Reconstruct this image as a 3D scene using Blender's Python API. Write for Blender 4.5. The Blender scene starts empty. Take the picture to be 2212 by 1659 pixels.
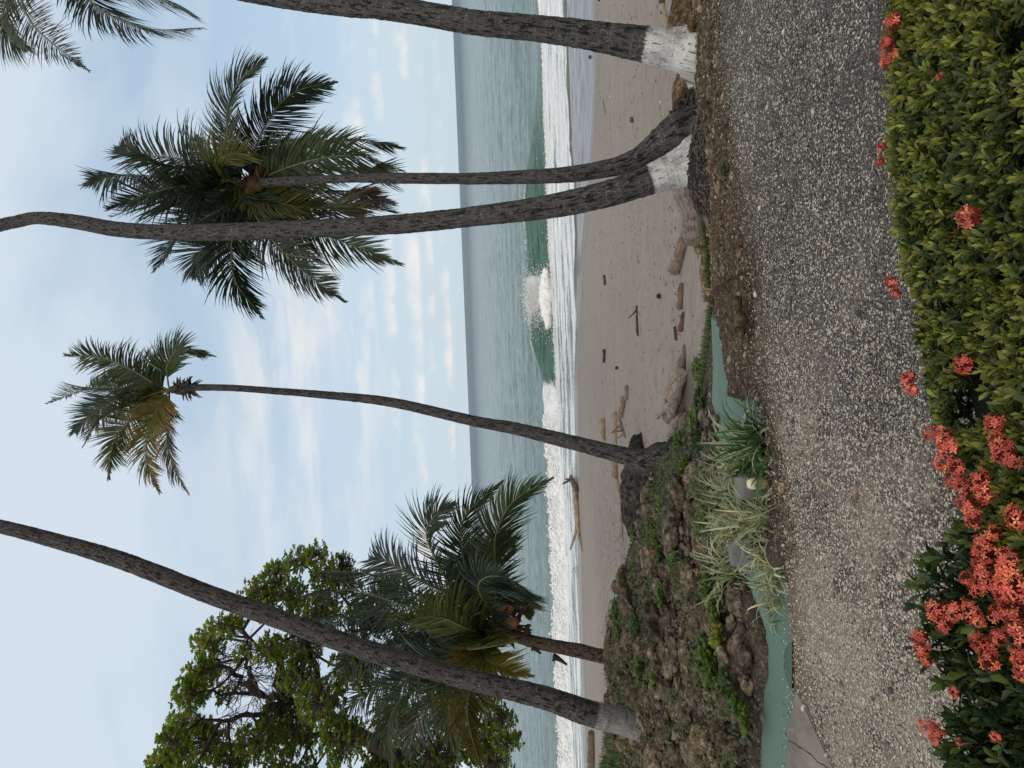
import bpy, math, random
import numpy as np
from mathutils import Vector, Matrix
R = math.radians
random.seed(7); RNG = np.random.default_rng(11)
SC = bpy.context.scene
COL = SC.collection

# ------------------------------------------------------------------ camera (a phone held sideways: up in the place is to the left in the picture)
EYE = np.array((0.0, 0.0, 2.4)); FPX = 1597.0
PITCH, ROLL = R(3.45), R(2.34)
_f = np.array((0, math.cos(PITCH), -math.sin(PITCH)))
_r0 = np.array((1.0, 0, 0)); _u0 = np.array((0, math.sin(PITCH), math.cos(PITCH)))
CR = math.cos(ROLL)*_r0 - math.sin(ROLL)*_u0
CU = math.sin(ROLL)*_r0 + math.cos(ROLL)*_u0
cam = bpy.data.cameras.new('camera'); co = bpy.data.objects.new('camera', cam); COL.objects.link(co)
cam.sensor_width = 36; cam.lens = 26; cam.clip_start = .05; cam.clip_end = 60000
m = Matrix.Identity(4)
for i in range(3):
    m[i][0] = -CU[i]; m[i][1] = CR[i]; m[i][2] = -_f[i]; m[i][3] = EYE[i]
co.matrix_world = m
SC.camera = co
SC.view_settings.view_transform = 'Standard'; SC.view_settings.look = 'None'
SC.view_settings.exposure = 0.0; SC.view_settings.gamma = 1.0

# ------------------------------------------------------------------ node helper
def link(nt, a, b): nt.links.new(a, b)
class NT:
    def __init__(s, nt): s.nt = nt
    def n(s, typ, **kw):
        nd = s.nt.nodes.new(typ)
        for k, v in kw.items():
            if k.startswith('i_'):
                nd.inputs[k[2:].replace('_', ' ')].default_value = v
            else: setattr(nd, k, v)
        return nd
    def set(s, sock, v):
        if isinstance(v, bpy.types.NodeSocket): s.nt.links.new(v, sock)
        elif isinstance(v, bpy.types.Node): s.nt.links.new(v.outputs[0], sock)
        else:
            if hasattr(sock, 'default_value'):
                try: sock.default_value = v
                except Exception:
                    sock.default_value = (v[0], v[1], v[2], 1) if len(v) == 3 else v
    def math(s, op, a, b=0.0, c=0.0, clamp=False):
        nd = s.n('ShaderNodeMath', operation=op, use_clamp=clamp)
        s.set(nd.inputs[0], a); s.set(nd.inputs[1], b); s.set(nd.inputs[2], c); return nd.outputs[0]
    def vmath(s, op, a, b=(0, 0, 0)):
        nd = s.n('ShaderNodeVectorMath', operation=op)
        s.set(nd.inputs[0], a)
        if op == 'SCALE': s.set(nd.inputs[3], b)
        else: s.set(nd.inputs[1], b)
        return nd.outputs['Value'] if op in ('LENGTH', 'DOT_PRODUCT', 'DISTANCE') else nd.outputs[0]
    def mix(s, f, a, b, typ='MIX'):
        nd = s.n('ShaderNodeMix', data_type='RGBA', blend_type=typ)
        s.set(nd.inputs[0], f); s.set(nd.inputs[6], a); s.set(nd.inputs[7], b); return nd.outputs[2]
    def noise(s, vec, scale, detail=4, rough=.55, dist=0.0):
        nd = s.n('ShaderNodeTexNoise'); s.set(nd.inputs['Vector'], vec)
        nd.inputs['Scale'].default_value = scale; nd.inputs['Detail'].default_value = detail
        nd.inputs['Roughness'].default_value = rough; nd.inputs['Distortion'].default_value = dist
        return nd.outputs['Fac']
    def vor(s, vec, scale, feature='F1', rand=1.0):
        nd = s.n('ShaderNodeTexVoronoi', feature=feature); s.set(nd.inputs['Vector'], vec)
        nd.inputs['Scale'].default_value = scale; nd.inputs['Randomness'].default_value = rand
        return nd
    def ramp(s, f, stops, interp='LINEAR'):
        nd = s.n('ShaderNodeValToRGB'); s.set(nd.inputs[0], f); e = nd.color_ramp; e.interpolation = interp
        while len(e.elements) < len(stops): e.elements.new(.5)
        for el, (p, c) in zip(e.elements, stops):
            el.position = p
            el.color = (c, c, c, 1) if not hasattr(c, '__len__') else (c[0], c[1], c[2], 1)
        return nd.outputs[0]
    def ss(s, v, a, b):   # smoothstep
        nd = s.n('ShaderNodeMapRange', interpolation_type='SMOOTHSTEP'); s.set(nd.inputs[0], v)
        nd.inputs[1].default_value = a; nd.inputs[2].default_value = b; return nd.outputs[0]
    def mapping(s, vec, scale=(1, 1, 1), loc=(0, 0, 0), rot=(0, 0, 0)):
        nd = s.n('ShaderNodeMapping'); s.set(nd.inputs[0], vec)
        nd.inputs['Scale'].default_value = scale; nd.inputs['Location'].default_value = loc; nd.inputs['Rotation'].default_value = rot
        return nd.outputs[0]
    def bump(s, h, strength=.5, dist=.02, normal=None):
        nd = s.n('ShaderNodeBump'); s.set(nd.inputs['Height'], h)
        nd.inputs['Strength'].default_value = strength; nd.inputs['Distance'].default_value = dist
        if normal is not None: s.set(nd.inputs['Normal'], normal)
        return nd.outputs[0]
    def obj(s): return s.n('ShaderNodeTexCoord').outputs['Object']
    def pos(s): return s.n('ShaderNodeNewGeometry').outputs['Position']
    def attr(s, name, out='Vector'):
        return s.n('ShaderNodeAttribute', attribute_name=name).outputs[out]

def material(name, fn):
    mt = bpy.data.materials.new(name); mt.use_nodes = True
    nt = mt.node_tree; nt.nodes.clear(); t = NT(nt)
    out = t.n('ShaderNodeOutputMaterial')
    p = t.n('ShaderNodeBsdfPrincipled')
    nt.links.new(p.outputs[0], out.inputs[0])
    fn(t, p, out)
    return mt
def pset(t, p, base=None, rough=None, normal=None, spec=None):
    if base is not None: t.set(p.inputs['Base Color'], base)
    if rough is not None: t.set(p.inputs['Roughness'], rough)
    if normal is not None: t.set(p.inputs['Normal'], normal)
    if spec is not None: t.set(p.inputs['Specular IOR Level'], spec)

# ------------------------------------------------------------------ sky: thin bright cloud over pale blue, small cumulus near the horizon
SUN_EL, SUN_AZ = R(24), R(205)       # azimuth measured from +Y towards +X: behind the camera, a little to the left
w = bpy.data.worlds.new('World'); SC.world = w; w.use_nodes = True
nt = w.node_tree; nt.nodes.clear(); t = NT(nt)
bg = t.n('ShaderNodeBackground'); wo = t.n('ShaderNodeOutputWorld'); nt.links.new(bg.outputs[0], wo.inputs[0])
sky = t.n('ShaderNodeTexSky'); sky.sky_type = 'NISHITA'; sky.sun_disc = False
sky.sun_elevation = SUN_EL; sky.sun_rotation = SUN_AZ; sky.air_density = 1.0; sky.dust_density = .6; sky.ozone_density = 1.5
d = t.n('ShaderNodeTexCoord').outputs['Generated']
sp = t.n('ShaderNodeSeparateXYZ'); t.set(sp.inputs[0], d)
dx, dy, dz = sp.outputs
hz = t.math('MAXIMUM', dz, 0.0)
base = t.mix(.72, t.vmath('SCALE', sky.outputs[0], 1.0), (5.5, 7.0, 8.5))
hor = t.ss(dz, 0.16, 0.0)
base = t.mix(t.math('MULTIPLY', hor, .7), base, (5.5, 6.9, 7.5))
pl = t.vmath('DIVIDE', d, t.n('ShaderNodeCombineXYZ').outputs[0])
cx = t.n('ShaderNodeCombineXYZ'); den = t.math('ADD', hz, .16)
t.set(cx.inputs[0], t.math('DIVIDE', dx, den)); t.set(cx.inputs[1], t.math('DIVIDE', dy, den)); cx.inputs[2].default_value = 3.7
v1 = cx.outputs[0]
n1 = t.noise(t.mapping(v1, (1.0, 1.3, 1), rot=(0, 0, R(14))), 1.15, 6, .52, .3)
veil = t.ss(n1, .22, .54)
elev = t.ss(dz, .10, .42)
blue_patch = t.math('MULTIPLY', t.ss(t.vmath('DISTANCE', d, (.42, .87, .26)), .20, .02), .75)
veil = t.math('SUBTRACT', t.math('MULTIPLY', veil, t.math('MULTIPLY_ADD', elev, .58, .36)), blue_patch, clamp=True)
col = t.mix(veil, base, (6.9, 7.8, 8.8))
over = t.math('MAXIMUM', t.ss(dz, .50, .85), t.ss(dy, .1, -.45))          # unseen bright cloud overhead and behind the viewer, added to lift the ground light
col = t.mix(t.math('MULTIPLY', over, .92), col, (10.6, 10.0, 9.3))
# soft larger clouds low on the left of the middle
n2 = t.noise(t.mapping(v1, (.8, 1.25, 1), rot=(0, 0, R(5))), 2.6, 8, .6, .2)
c2 = t.math('MULTIPLY', t.ss(n2, .44, .66), t.math('MULTIPLY', t.ss(dz, .08, .16), t.ss(dz, .42, .2)))
spot = t.ss(t.vmath('DISTANCE', d, (.06, .96, .235)), .30, .03)
c2 = t.math('MULTIPLY', c2, t.math('MULTIPLY_ADD', spot, .7, .25))
spot2 = t.math('MULTIPLY', t.ss(n2, .36, .6), t.math('MULTIPLY', t.ss(t.vmath('DISTANCE', t.mapping(d, (.8, 1, 1.3)), (.045, .96, .30)), .14, .02), .8))
c2 = t.math('MAXIMUM', c2, spot2)
col = t.mix(c2, col, (8.6, 8.7, 8.6))
# streaky stratus
n4 = t.noise(t.mapping(d, (3.0, 3.0, 16)), 2.2, 7, .6, .3)
c4 = t.math('MULTIPLY', t.ss(n4, .50, .72), t.math('MULTIPLY', t.ss(dz, .02, .06), t.ss(dz, .26, .12)))
col = t.mix(t.math('MULTIPLY', c4, .28), col, (6.6, 7.3, 7.8))
# small cumulus in rows near the horizon: flat-based puffs
def puffs(zc, hh, sc, thr, seed, amt, col, c=(9.2, 9.0, 8.6)):
    vv = t.mapping(d, (1, 1, 1.5), loc=(seed, seed*.3, 0))
    n3 = t.noise(vv, sc, 6, .6, .15)
    m_ = t.math('MULTIPLY', t.ss(dz, zc-hh*.45, zc-hh*.1), t.ss(dz, zc+hh, zc))
    f = t.math('MULTIPLY', t.ss(t.math('ADD', t.math('MULTIPLY_ADD', t.noise(t.mapping(d, (1, 1, 1.2), loc=(seed*2, 0, 0)), 5, 2), .35, n3), t.math('MULTIPLY', m_, .10)), thr+.15, thr+.40), m_)
    return t.mix(t.math('MULTIPLY', f, amt), col, c)
col = puffs(.125, .03, 12, .60, 5.3, .6, col)
col = puffs(.095, .022, 15, .585, 3.1, .8, col)
col = puffs(.042, .016, 19, .57, 9.9, .8, col)
col = puffs(.062, .022, 11, .575, 7.7, .9, col)
col = puffs(.022, .014, 17, .56, 1.9, .9, col, (8.8, 8.6, 8.1))
nt.links.new(col, bg.inputs[0]); bg.inputs[1].default_value = .098

sl = bpy.data.lights.new('sun', 'SUN'); sl.energy = .8; sl.angle = R(14); sl.color = (1.0, .93, .84)
so = bpy.data.objects.new('sun', sl); COL.objects.link(so)
sdir = Vector((math.sin(SUN_AZ)*math.cos(SUN_EL), math.cos(SUN_AZ)*math.cos(SUN_EL), math.sin(SUN_EL)))
so.rotation_euler = sdir.to_track_quat('Z', 'Y').to_euler(); so.location = (0, -10, 20)

# ------------------------------------------------------------------ geometry helpers
def ray(X, Y):
    return _f + (X-1106)/FPX*(-CU) + (-(Y-829.5)/FPX)*CR
def P(X, Y, dep):                      # point at forward depth dep
    return EYE + ray(X, Y)*dep
def atz(X, Y, z):
    r = ray(X, Y); return EYE + r*((z-EYE[2])/r[2])
def march(X, Y, fn, y0=1.0, y1=80):
    r = ray(X, Y); ts = np.linspace(y0, y1, 8000)
    pts = EYE[None] + r[None]*ts[:, None]
    h = fn(pts[:, 0], pts[:, 1]); k = np.nonzero(pts[:, 2] <= h)[0]
    return pts[k[0]] if len(k) else pts[-1]

def _h(ix, iy, iz):
    ix = ix.astype(np.int64); iy = iy.astype(np.int64); iz = iz.astype(np.int64)
    n = (ix*374761393 + iy*668265263 + iz*2147483647 + 12345) & 0xffffffff
    n = ((n ^ (n >> 13))*1274126177) & 0xffffffff
    n = ((n ^ (n >> 16))*2246822519) & 0xffffffff
    return ((n ^ (n >> 15)) & 0xffffff)/float(0xffffff)
def vn(x, y, z=0.0):
    x = np.asarray(x, float); y = np.asarray(y, float); z = np.asarray(z, float)+0*x
    xi, yi, zi = np.floor(x), np.floor(y), np.floor(z)
    fx, fy, fz = x-xi, y-yi, z-zi
    fx = fx*fx*(3-2*fx); fy = fy*fy*(3-2*fy); fz = fz*fz*(3-2*fz)
    def c(a, b, e): return _h(xi+a, yi+b, zi+e)
    a = (c(0,0,0)*(1-fx)+c(1,0,0)*fx)*(1-fy)+(c(0,1,0)*(1-fx)+c(1,1,0)*fx)*fy
    b = (c(0,0,1)*(1-fx)+c(1,0,1)*fx)*(1-fy)+(c(0,1,1)*(1-fx)+c(1,1,1)*fx)*fy
    return (a*(1-fz)+b*fz)*2-1
def fbm(x, y, z=0.0, o=4, g=.5):
    s, a, tot = 0, 1, 0
    for i in range(o):
        s = s+a*vn(x*2**i+17.3*i, y*2**i-9.1*i, z*2**i+3.3*i); tot += a; a *= g
    return s/tot
def sstep(x, a, b):
    q = np.clip((x-a)/(b-a), 0, 1); return q*q*(3-2*q)

class MB:
    def __init__(s): s.v = []; s.f = {}; s.c = []; s.t = []; s.n = 0
    def add(s, V, F, c=None, tc=None):
        V = np.asarray(V, float).reshape(-1, 3); F = np.asarray(F, int)
        s.v.append(V); s.f.setdefault(F.shape[1], []).append(F+s.n)
        c = np.ones((len(V), 3)) if c is None else np.broadcast_to(np.asarray(c, float), (len(V), 3))
        s.c.append(c)
        s.t.append(V if tc is None else np.asarray(tc, float)); s.n += len(V)
        return s
    def build(s, name, mat, parent=None, smooth=True, origin=None):
        V = np.concatenate(s.v); C = np.concatenate(s.c); T = np.concatenate(s.t)
        off = np.zeros(3) if origin is None else np.asarray(origin, float)
        if parent is not None and origin is None:
            off = wloc(parent)
        V = V-off
        me = bpy.data.meshes.new(name)
        me.vertices.add(len(V)); me.vertices.foreach_set('co', V.astype(np.float32).ravel())
        loops = np.concatenate([np.concatenate(f).ravel() for f in s.f.values()])
        sizes = np.concatenate([np.full(len(np.concatenate(f)), k) for k, f in s.f.items()])
        me.loops.add(len(loops)); me.loops.foreach_set('vertex_index', loops.astype(np.int32))
        me.polygons.add(len(sizes))
        st = np.concatenate(([0], np.cumsum(sizes)[:-1]))
        me.polygons.foreach_set('loop_start', st.astype(np.int32))
        me.polygons.foreach_set('loop_total', sizes.astype(np.int32))
        me.polygons.foreach_set('use_smooth', np.full(len(sizes), smooth))
        me.update(calc_edges=True); me.validate()
        if len(me.vertices) == len(V):
            a = me.attributes.new('col', 'FLOAT_COLOR', 'POINT')
            a.data.foreach_set('color', np.concatenate([C, np.ones((len(C), 1))], 1).astype(np.float32).ravel())
            a = me.attributes.new('tc', 'FLOAT_VECTOR', 'POINT'); a.data.foreach_set('vector', T.astype(np.float32).ravel())
        me.materials.append(mat)
        o = bpy.data.objects.new(name, me); COL.objects.link(o)
        if parent is not None:
            o.parent = parent
            if origin is not None: o.location = Vector(off)-Vector(wloc(parent))
        else: o.location = off
        return o
def wloc(o):
    l = Vector(o.location)
    while o.parent: o = o.parent; l += Vector(o.location)
    return np.array(l)
def empty(name, loc): 
    o = bpy.data.objects.new(name, None); o.empty_display_size = .2; COL.objects.link(o); o.location = tuple(loc); return o
def tag(o, label=None, cat=None, group=None, kind=None):
    if label: o['label'] = label
    if cat: o['category'] = cat
    if group: o['group'] = group
    if kind: o['kind'] = kind
    return o

def crom(pts, n):
    pts = np.asarray(pts, float); k = len(pts)
    p = np.concatenate([[2*pts[0]-pts[1]], pts, [2*pts[-1]-pts[-2]]])
    u = np.linspace(0, k-1, n); i = np.minimum(u.astype(int), k-2); q = (u-i)[:, None]
    a, b, c, d_ = p[i], p[i+1], p[i+2], p[i+3]
    return .5*((2*b)+(-a+c)*q+(2*a-5*b+4*c-d_)*q*q+(-a+3*b-3*c+d_)*q**3)
def nrm(v): return v/np.maximum(np.linalg.norm(v, axis=-1, keepdims=True), 1e-9)
def tube(mb, path, rad, sides=8, c=None, caps=True, tcu=None, wob=0):
    path = np.asarray(path, float); n = len(path); rad = np.broadcast_to(rad, (n,)) if np.ndim(rad) < 2 else rad
    T = nrm(np.gradient(path, axis=0))
    ref = np.array((0, 0, 1.0)) if abs(T[0][2]) < .9 else np.array((0, 1.0, 0))
    A = np.zeros((n, 3)); a = nrm(ref-T[0]*ref.dot(T[0])); A[0] = a
    for i in range(1, n):
        a = A[i-1]-T[i]*A[i-1].dot(T[i]); A[i] = nrm(a)
    B = np.cross(T, A); th = np.linspace(0, 2*math.pi, sides, endpoint=False)
    rr = rad[:, None] if rad.ndim == 1 else rad
    V = path[:, None]+rr[..., None]*(np.cos(th)[None, :, None]*A[:, None]+np.sin(th)[None, :, None]*B[:, None])
    L = np.concatenate([[0], np.cumsum(np.linalg.norm(np.diff(path, axis=0), axis=1))])
    rm = rr.mean(1)[:, None]
    tc = np.stack([np.broadcast_to(np.cos(th)*.2, (n, sides)), np.broadcast_to(np.sin(th)*.2, (n, sides)), np.broadcast_to(L[:, None], (n, sides))], -1)
    if wob:
        q = V.reshape(-1, 3)
        V = (q+(fbm(q[:, 0]*5, q[:, 1]*5, q[:, 2]*5, 3)*wob)[:, None]*nrm(q-np.repeat(path, sides, 0))).reshape(V.shape)
    i = np.arange(n-1)[:, None]*sides; j = np.arange(sides)[None]; j2 = (j+1) % sides
    F = np.stack([i+j, i+j2, i+sides+j2, i+sides+j], -1).reshape(-1, 4)
    cc = None
    if c is not None:
        c = np.asarray(c, float)
        cc = c if c.ndim == 1 else np.repeat(c, sides, 0)
    mb.add(V.reshape(-1, 3), F, cc, tc.reshape(-1, 3))
    if caps:
        for e, idx in ((0, 0), (n-1, n-1)):
            ring = V[idx]; ctr = path[idx][None]
            VV = np.concatenate([ring, ctr]); k = np.arange(sides)
            FF = np.stack([k, (k+1) % sides, np.full(sides, sides)], -1)
            if e == 0: FF = FF[:, ::-1]
            ce = None if cc is None else (cc if cc.ndim == 1 else cc[idx*sides])
            mb.add(VV, FF, ce, np.concatenate([tc[idx], tc[idx][:1]*0+[[0, 0, L[idx]]]]))
    return V

def qtubes(mb, A, B, C, r0, r1, sides=3, col=(1, 1, 1), k=4):
    A, B, C = (np.asarray(v, float).reshape(-1, 3) for v in (A, B, C)); n = len(A)
    if not n: return
    B2 = 2*B-.5*(A+C); u = np.linspace(0, 1, k)[None, :, None]
    Pt = A[:, None]*(1-u)**2+2*B2[:, None]*u*(1-u)+C[:, None]*u*u
    T = nrm(np.gradient(Pt, axis=1)); ref = np.where(np.abs(T[:, :1, 2:3]) < .9, np.array((0, 0, 1.0)), np.array((0, 1.0, 0)))
    a = nrm(np.cross(T, ref)); b = np.cross(T, a); th = np.linspace(0, 2*math.pi, sides, endpoint=False)
    rr = (np.broadcast_to(r0, (n,))[:, None]*(1-u[..., 0])+np.broadcast_to(r1, (n,))[:, None]*u[..., 0])[..., None, None]
    V = Pt[:, :, None]+rr*(a[:, :, None]*np.cos(th)[None, None, :, None]+b[:, :, None]*np.sin(th)[None, None, :, None])
    i = (np.arange(n)*k*sides)[:, None, None]+np.arange(k-1)[None, :, None]*sides; j = np.arange(sides)[None, None]; j2 = (j+1) % sides
    F = np.stack([i+j, i+j2, i+sides+j2, i+sides+j], -1).reshape(-1, 4)
    col = np.broadcast_to(np.asarray(col, float), (n, 3)); mb.add(V.reshape(-1, 3), F, np.repeat(col, k*sides, 0))
def ico(sub):
    import bmesh
    bm = bmesh.new(); bmesh.ops.create_icosphere(bm, subdivisions=sub, radius=1)
    V = np.array([v.co[:] for v in bm.verts]); F = np.array([[v.index for v in f.verts] for f in bm.faces]); bm.free()
    return V, F
ICO = {k: ico(k) for k in (1, 2, 3, 4)}
def rotz(a): c, s = math.cos(a), math.sin(a); return np.array([[c, -s, 0], [s, c, 0], [0, 0, 1]])
def rock_shape(seed, sub=4, sc=(1, .8, .6), rough=.25, pits=.06):
    V, F = ICO[sub]; V = V.copy()
    V = np.sign(V)*np.abs(V)**.86 if False else V
    rdg = 1-np.abs(fbm(V[:, 0]*2.2+seed*5, V[:, 1]*2.2, V[:, 2]*2.2, 3))*2.2
    n = (rdg-.4)*rough*.45+fbm(V[:, 0]*1.3+seed*7, V[:, 1]*1.3, V[:, 2]*1.3, 2)*rough*1.4 + fbm(V[:, 0]*4+seed*3, V[:, 1]*4, V[:, 2]*4, 3)*rough*.6
    pt = np.minimum(0, vn(V[:, 0]*7+seed, V[:, 1]*7, V[:, 2]*7)+.25)*pits*2
    return V*(1+n+pt)[:, None]*np.array(sc), F

# ------------------------------------------------------------------ materials
def leafmat(name, trans=.3, rough=.45, spec=.4):
    def fn(t, p, out):
        c = t.attr('col', 'Color')
        n = t.noise(t.pos(), 9, 3)
        c = t.mix(1, c, t.ramp(n, [(.3, .72), (.7, 1.25)]), 'MULTIPLY')
        pset(t, p, c, rough, None, spec)
        tr = t.n('ShaderNodeBsdfTranslucent'); t.set(tr.inputs[0], t.mix(1, c, (1.3, 1.35, .5), 'MULTIPLY'))
        mx = t.n('ShaderNodeMixShader'); mx.inputs[0].default_value = trans
        link(t.nt, p.outputs[0], mx.inputs[1]); link(t.nt, tr.outputs[0], mx.inputs[2]); link(t.nt, mx.outputs[0], out.inputs[0])
    return material(name, fn)
M = {}
M['frond'] = leafmat('palm_leaf', .16, .42, .35)
M['leaf'] = leafmat('broad_leaf', .38, .45, .4)
M['hedge'] = leafmat('hedge_leaf', .15, .42, .35)
M['blade'] = leafmat('blade_leaf', .2, .4, .4)
M['petal'] = leafmat('petal', .18, .55, .2)

def bark(t, p, out):
    tc = t.attr('tc'); c0 = t.attr('col', 'Color')
    st = t.mapping(tc, (1, 1, .28))
    n1 = t.noise(t.mapping(tc, (1, 1, .5)), 9, 6, .65)
    fine = t.noise(t.mapping(tc, (1, 1, .5)), 26, 4, .7)
    n2 = t.noise(t.mapping(tc, (3.0, 3.0, 1.0)), 6.2, 5, .72)
    crack = t.ss(n2, .46, .36)
    rg = t.n('ShaderNodeTexWave', wave_type='BANDS', bands_direction='Z', wave_profile='SAW')
    t.set(rg.inputs['Vector'], tc); rg.inputs['Scale'].default_value = 2.6; rg.inputs['Distortion'].default_value = 1.4
    rg.inputs['Detail'].default_value = 2; rg.inputs['Detail Scale'].default_value = 3
    ring = t.ss(rg.outputs['Fac'], .90, .99)
    lich = t.math('MULTIPLY', t.ss(t.noise(tc, 38, 4, .7), .56, .66), t.ss(t.noise(tc, 4.5, 3, .6), .42, .62))
    bc = t.mix(n1, (.018, .017, .017), (.116, .112, .110))
    bc = t.mix(t.ss(fine, .48, .34), bc, (.022, .021, .020))
    bc = t.mix(t.math('MULTIPLY', ring, .5), bc, (.17, .16, .15))
    bc = t.mix(t.math('MULTIPLY', lich, .8), bc, (.34, .33, .30))
    bc = t.mix(t.math('MULTIPLY', crack, .8), bc, (.012, .011, .010))
    bc = t.mix(1, bc, c0, 'MULTIPLY')
    hgt = t.math('SUBTRACT', t.math('ADD', t.math('MULTIPLY', n1, .8), t.math('MULTIPLY', rg.outputs['Fac'], .35)), t.math('MULTIPLY', crack, 1.0))
    pset(t, p, bc, .9, t.bump(hgt, 1.0, .05), .15)
M['bark'] = material('palm_bark', bark)
def whitewash(t, p, out):
    tc = t.attr('tc')
    n1 = t.noise(t.mapping(tc, (3.4, 3.4, .9)), 11, 6, .75)
    n2 = t.noise(tc, 5, 4, .6); n3 = t.noise(t.mapping(tc, (1, 1, 1.6)), 30, 3, .6)
    wear = t.math('ADD', t.ss(n1, .47, .36), t.math('MULTIPLY', t.ss(n3, .36, .27), 1.0), clamp=True)
    thin = t.ss(n2, .42, .62)
    bc = t.mix(thin, (.56, .57, .57), (.36, .36, .355))
    wc = t.n('ShaderNodeSeparateColor'); t.set(wc.inputs[0], t.attr('col', 'Color'))
    bc = t.mix(1, bc, t.n('ShaderNodeCombineColor').outputs[0], 'MULTIPLY') if False else bc
    bc = t.mix(t.math('SUBTRACT', 1.0, wc.outputs[0]), bc, (.10, .095, .09))
    wear = t.math('MAXIMUM', wear, t.ss(t.math('ADD', wc.outputs[1], t.math('MULTIPLY', t.math('SUBTRACT', n1, .5), 1.6)), .55, .8))
    bc = t.mix(wear, bc, (.055, .050, .047))
    rg = t.n('ShaderNodeTexWave', wave_type='BANDS', bands_direction='Z', wave_profile='SAW')
    t.set(rg.inputs['Vector'], tc); rg.inputs['Scale'].default_value = 3.2; rg.inputs['Distortion'].default_value = 1.2
    h = t.math('ADD', t.math('MULTIPLY', n1, .9), t.math('MULTIPLY', rg.outputs['Fac'], .3))
    pset(t, p, bc, .85, t.bump(h, 1.0, .018), .2)
M['white'] = material('whitewashed_bark', whitewash)
def roots(t, p, out):
    n = t.noise(t.mapping(t.pos(), (1, 1, .6)), 28, 6, .7, .8)
    bc = t.mix(1, t.mix(n, (.014, .012, .011), (.10, .09, .082)), t.attr('col', 'Color'), 'MULTIPLY')
    pset(t, p, bc, .95, t.bump(n, 1, .03), .1)
M['roots'] = material('fibrous_roots', roots)
def wood(t, p, out):
    tc = t.attr('tc'); n = t.noise(t.mapping(tc, (4, 4, .4)), 8, 7, .75, .4); n2 = t.noise(tc, 4.5, 5, .65)
    bc = t.ramp(n, [(.34, (.055, .045, .038)), (.47, (.22, .195, .17)), (.65, (.42, .39, .345))]); bc = t.mix(t.math('MULTIPLY', t.ss(n2, .5, .68), .8), bc, (.12, .095, .078))
    bc = t.mix(1, bc, t.attr('col', 'Color'), 'MULTIPLY')
    pset(t, p, bc, .85, t.bump(n, .8, .012), .2)
M['wood'] = material('driftwood', wood)
def twig(t, p, out):
    n = t.noise(t.pos(), 20, 4); pset(t, p, t.mix(1, t.mix(n, (.6, .6, .6), (1.3, 1.3, 1.3)), t.attr('col', 'Color'), 'MULTIPLY'), .9, None, .15)
M['twig'] = material('twig_bark', twig)
def rock(t, p, out):
    v = t.vmath('SCALE', t.pos(), 4.2); n = t.noise(v, 1.9, 9, .7); n2 = t.noise(v, 6, 6, .75); pit = t.vor(v, 6.5).outputs['Distance']
    rnd = t.n('ShaderNodeObjectInfo').outputs['Random']
    bc = t.ramp(n, [(.34, (.022, .018, .014)), (.5, (.105, .086, .066)), (.62, (.24, .21, .17))])
    bc = t.mix(t.math('MULTIPLY', t.ss(n2, .55, .7), .45), bc, (.25, .235, .20))
    bc = t.mix(t.math('MULTIPLY', t.ss(t.noise(v, 1.6, 4), .55, .7), .5), bc, (.05, .056, .026))
    bc = t.mix(t.math('MULTIPLY', t.ss(pit, .22, .06), .55), bc, (.02, .017, .014))
    bc = t.mix(1, bc, t.ramp(rnd, [(0, (.62, .60, .56)), (.5, (.95, .92, .87)), (1, (1.45, 1.38, 1.28))]), 'MULTIPLY')
    bc = t.mix(1, bc, t.attr('col', 'Color'), 'MULTIPLY')
    h = t.math('ADD', t.math('MULTIPLY', n2, .5), t.math('MULTIPLY', t.ss(pit, .0, .3), .5))
    pset(t, p, bc, .95, t.bump(h, 1, .045), .1)
M['rock'] = material('pitted_rock', rock)
def soil(t, p, out):
    v = t.pos(); n = t.noise(v, 1.4, 7, .65); n2 = t.noise(v, 16, 7, .75); c0 = t.attr('col', 'Color')
    vo = t.vor(v, 44); cellv = t.n('ShaderNodeSeparateColor'); t.set(cellv.inputs[0], vo.outputs['Color'])
    bc = t.ramp(n2, [(.3, (.024, .020, .015)), (.5, (.085, .070, .053)), (.68, (.17, .145, .115))])
    bc = t.mix(t.math('MULTIPLY', t.ss(n, .5, .65), .5), bc, (.060, .050, .030))
    bc = t.mix(t.math('MULTIPLY', t.ss(cellv.outputs[0], .86, .90), .6), bc, t.mix(cellv.outputs[1], (.10, .09, .08), (.33, .30, .25)))
    bc = t.mix(1, bc, c0, 'MULTIPLY')
    pset(t, p, bc, .97, t.bump(t.math('ADD', n2, t.math('MULTIPLY', vo.outputs['Distance'], -.5)), 1, .05), .08)
M['soil'] = material('bank_soil', soil)
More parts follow.
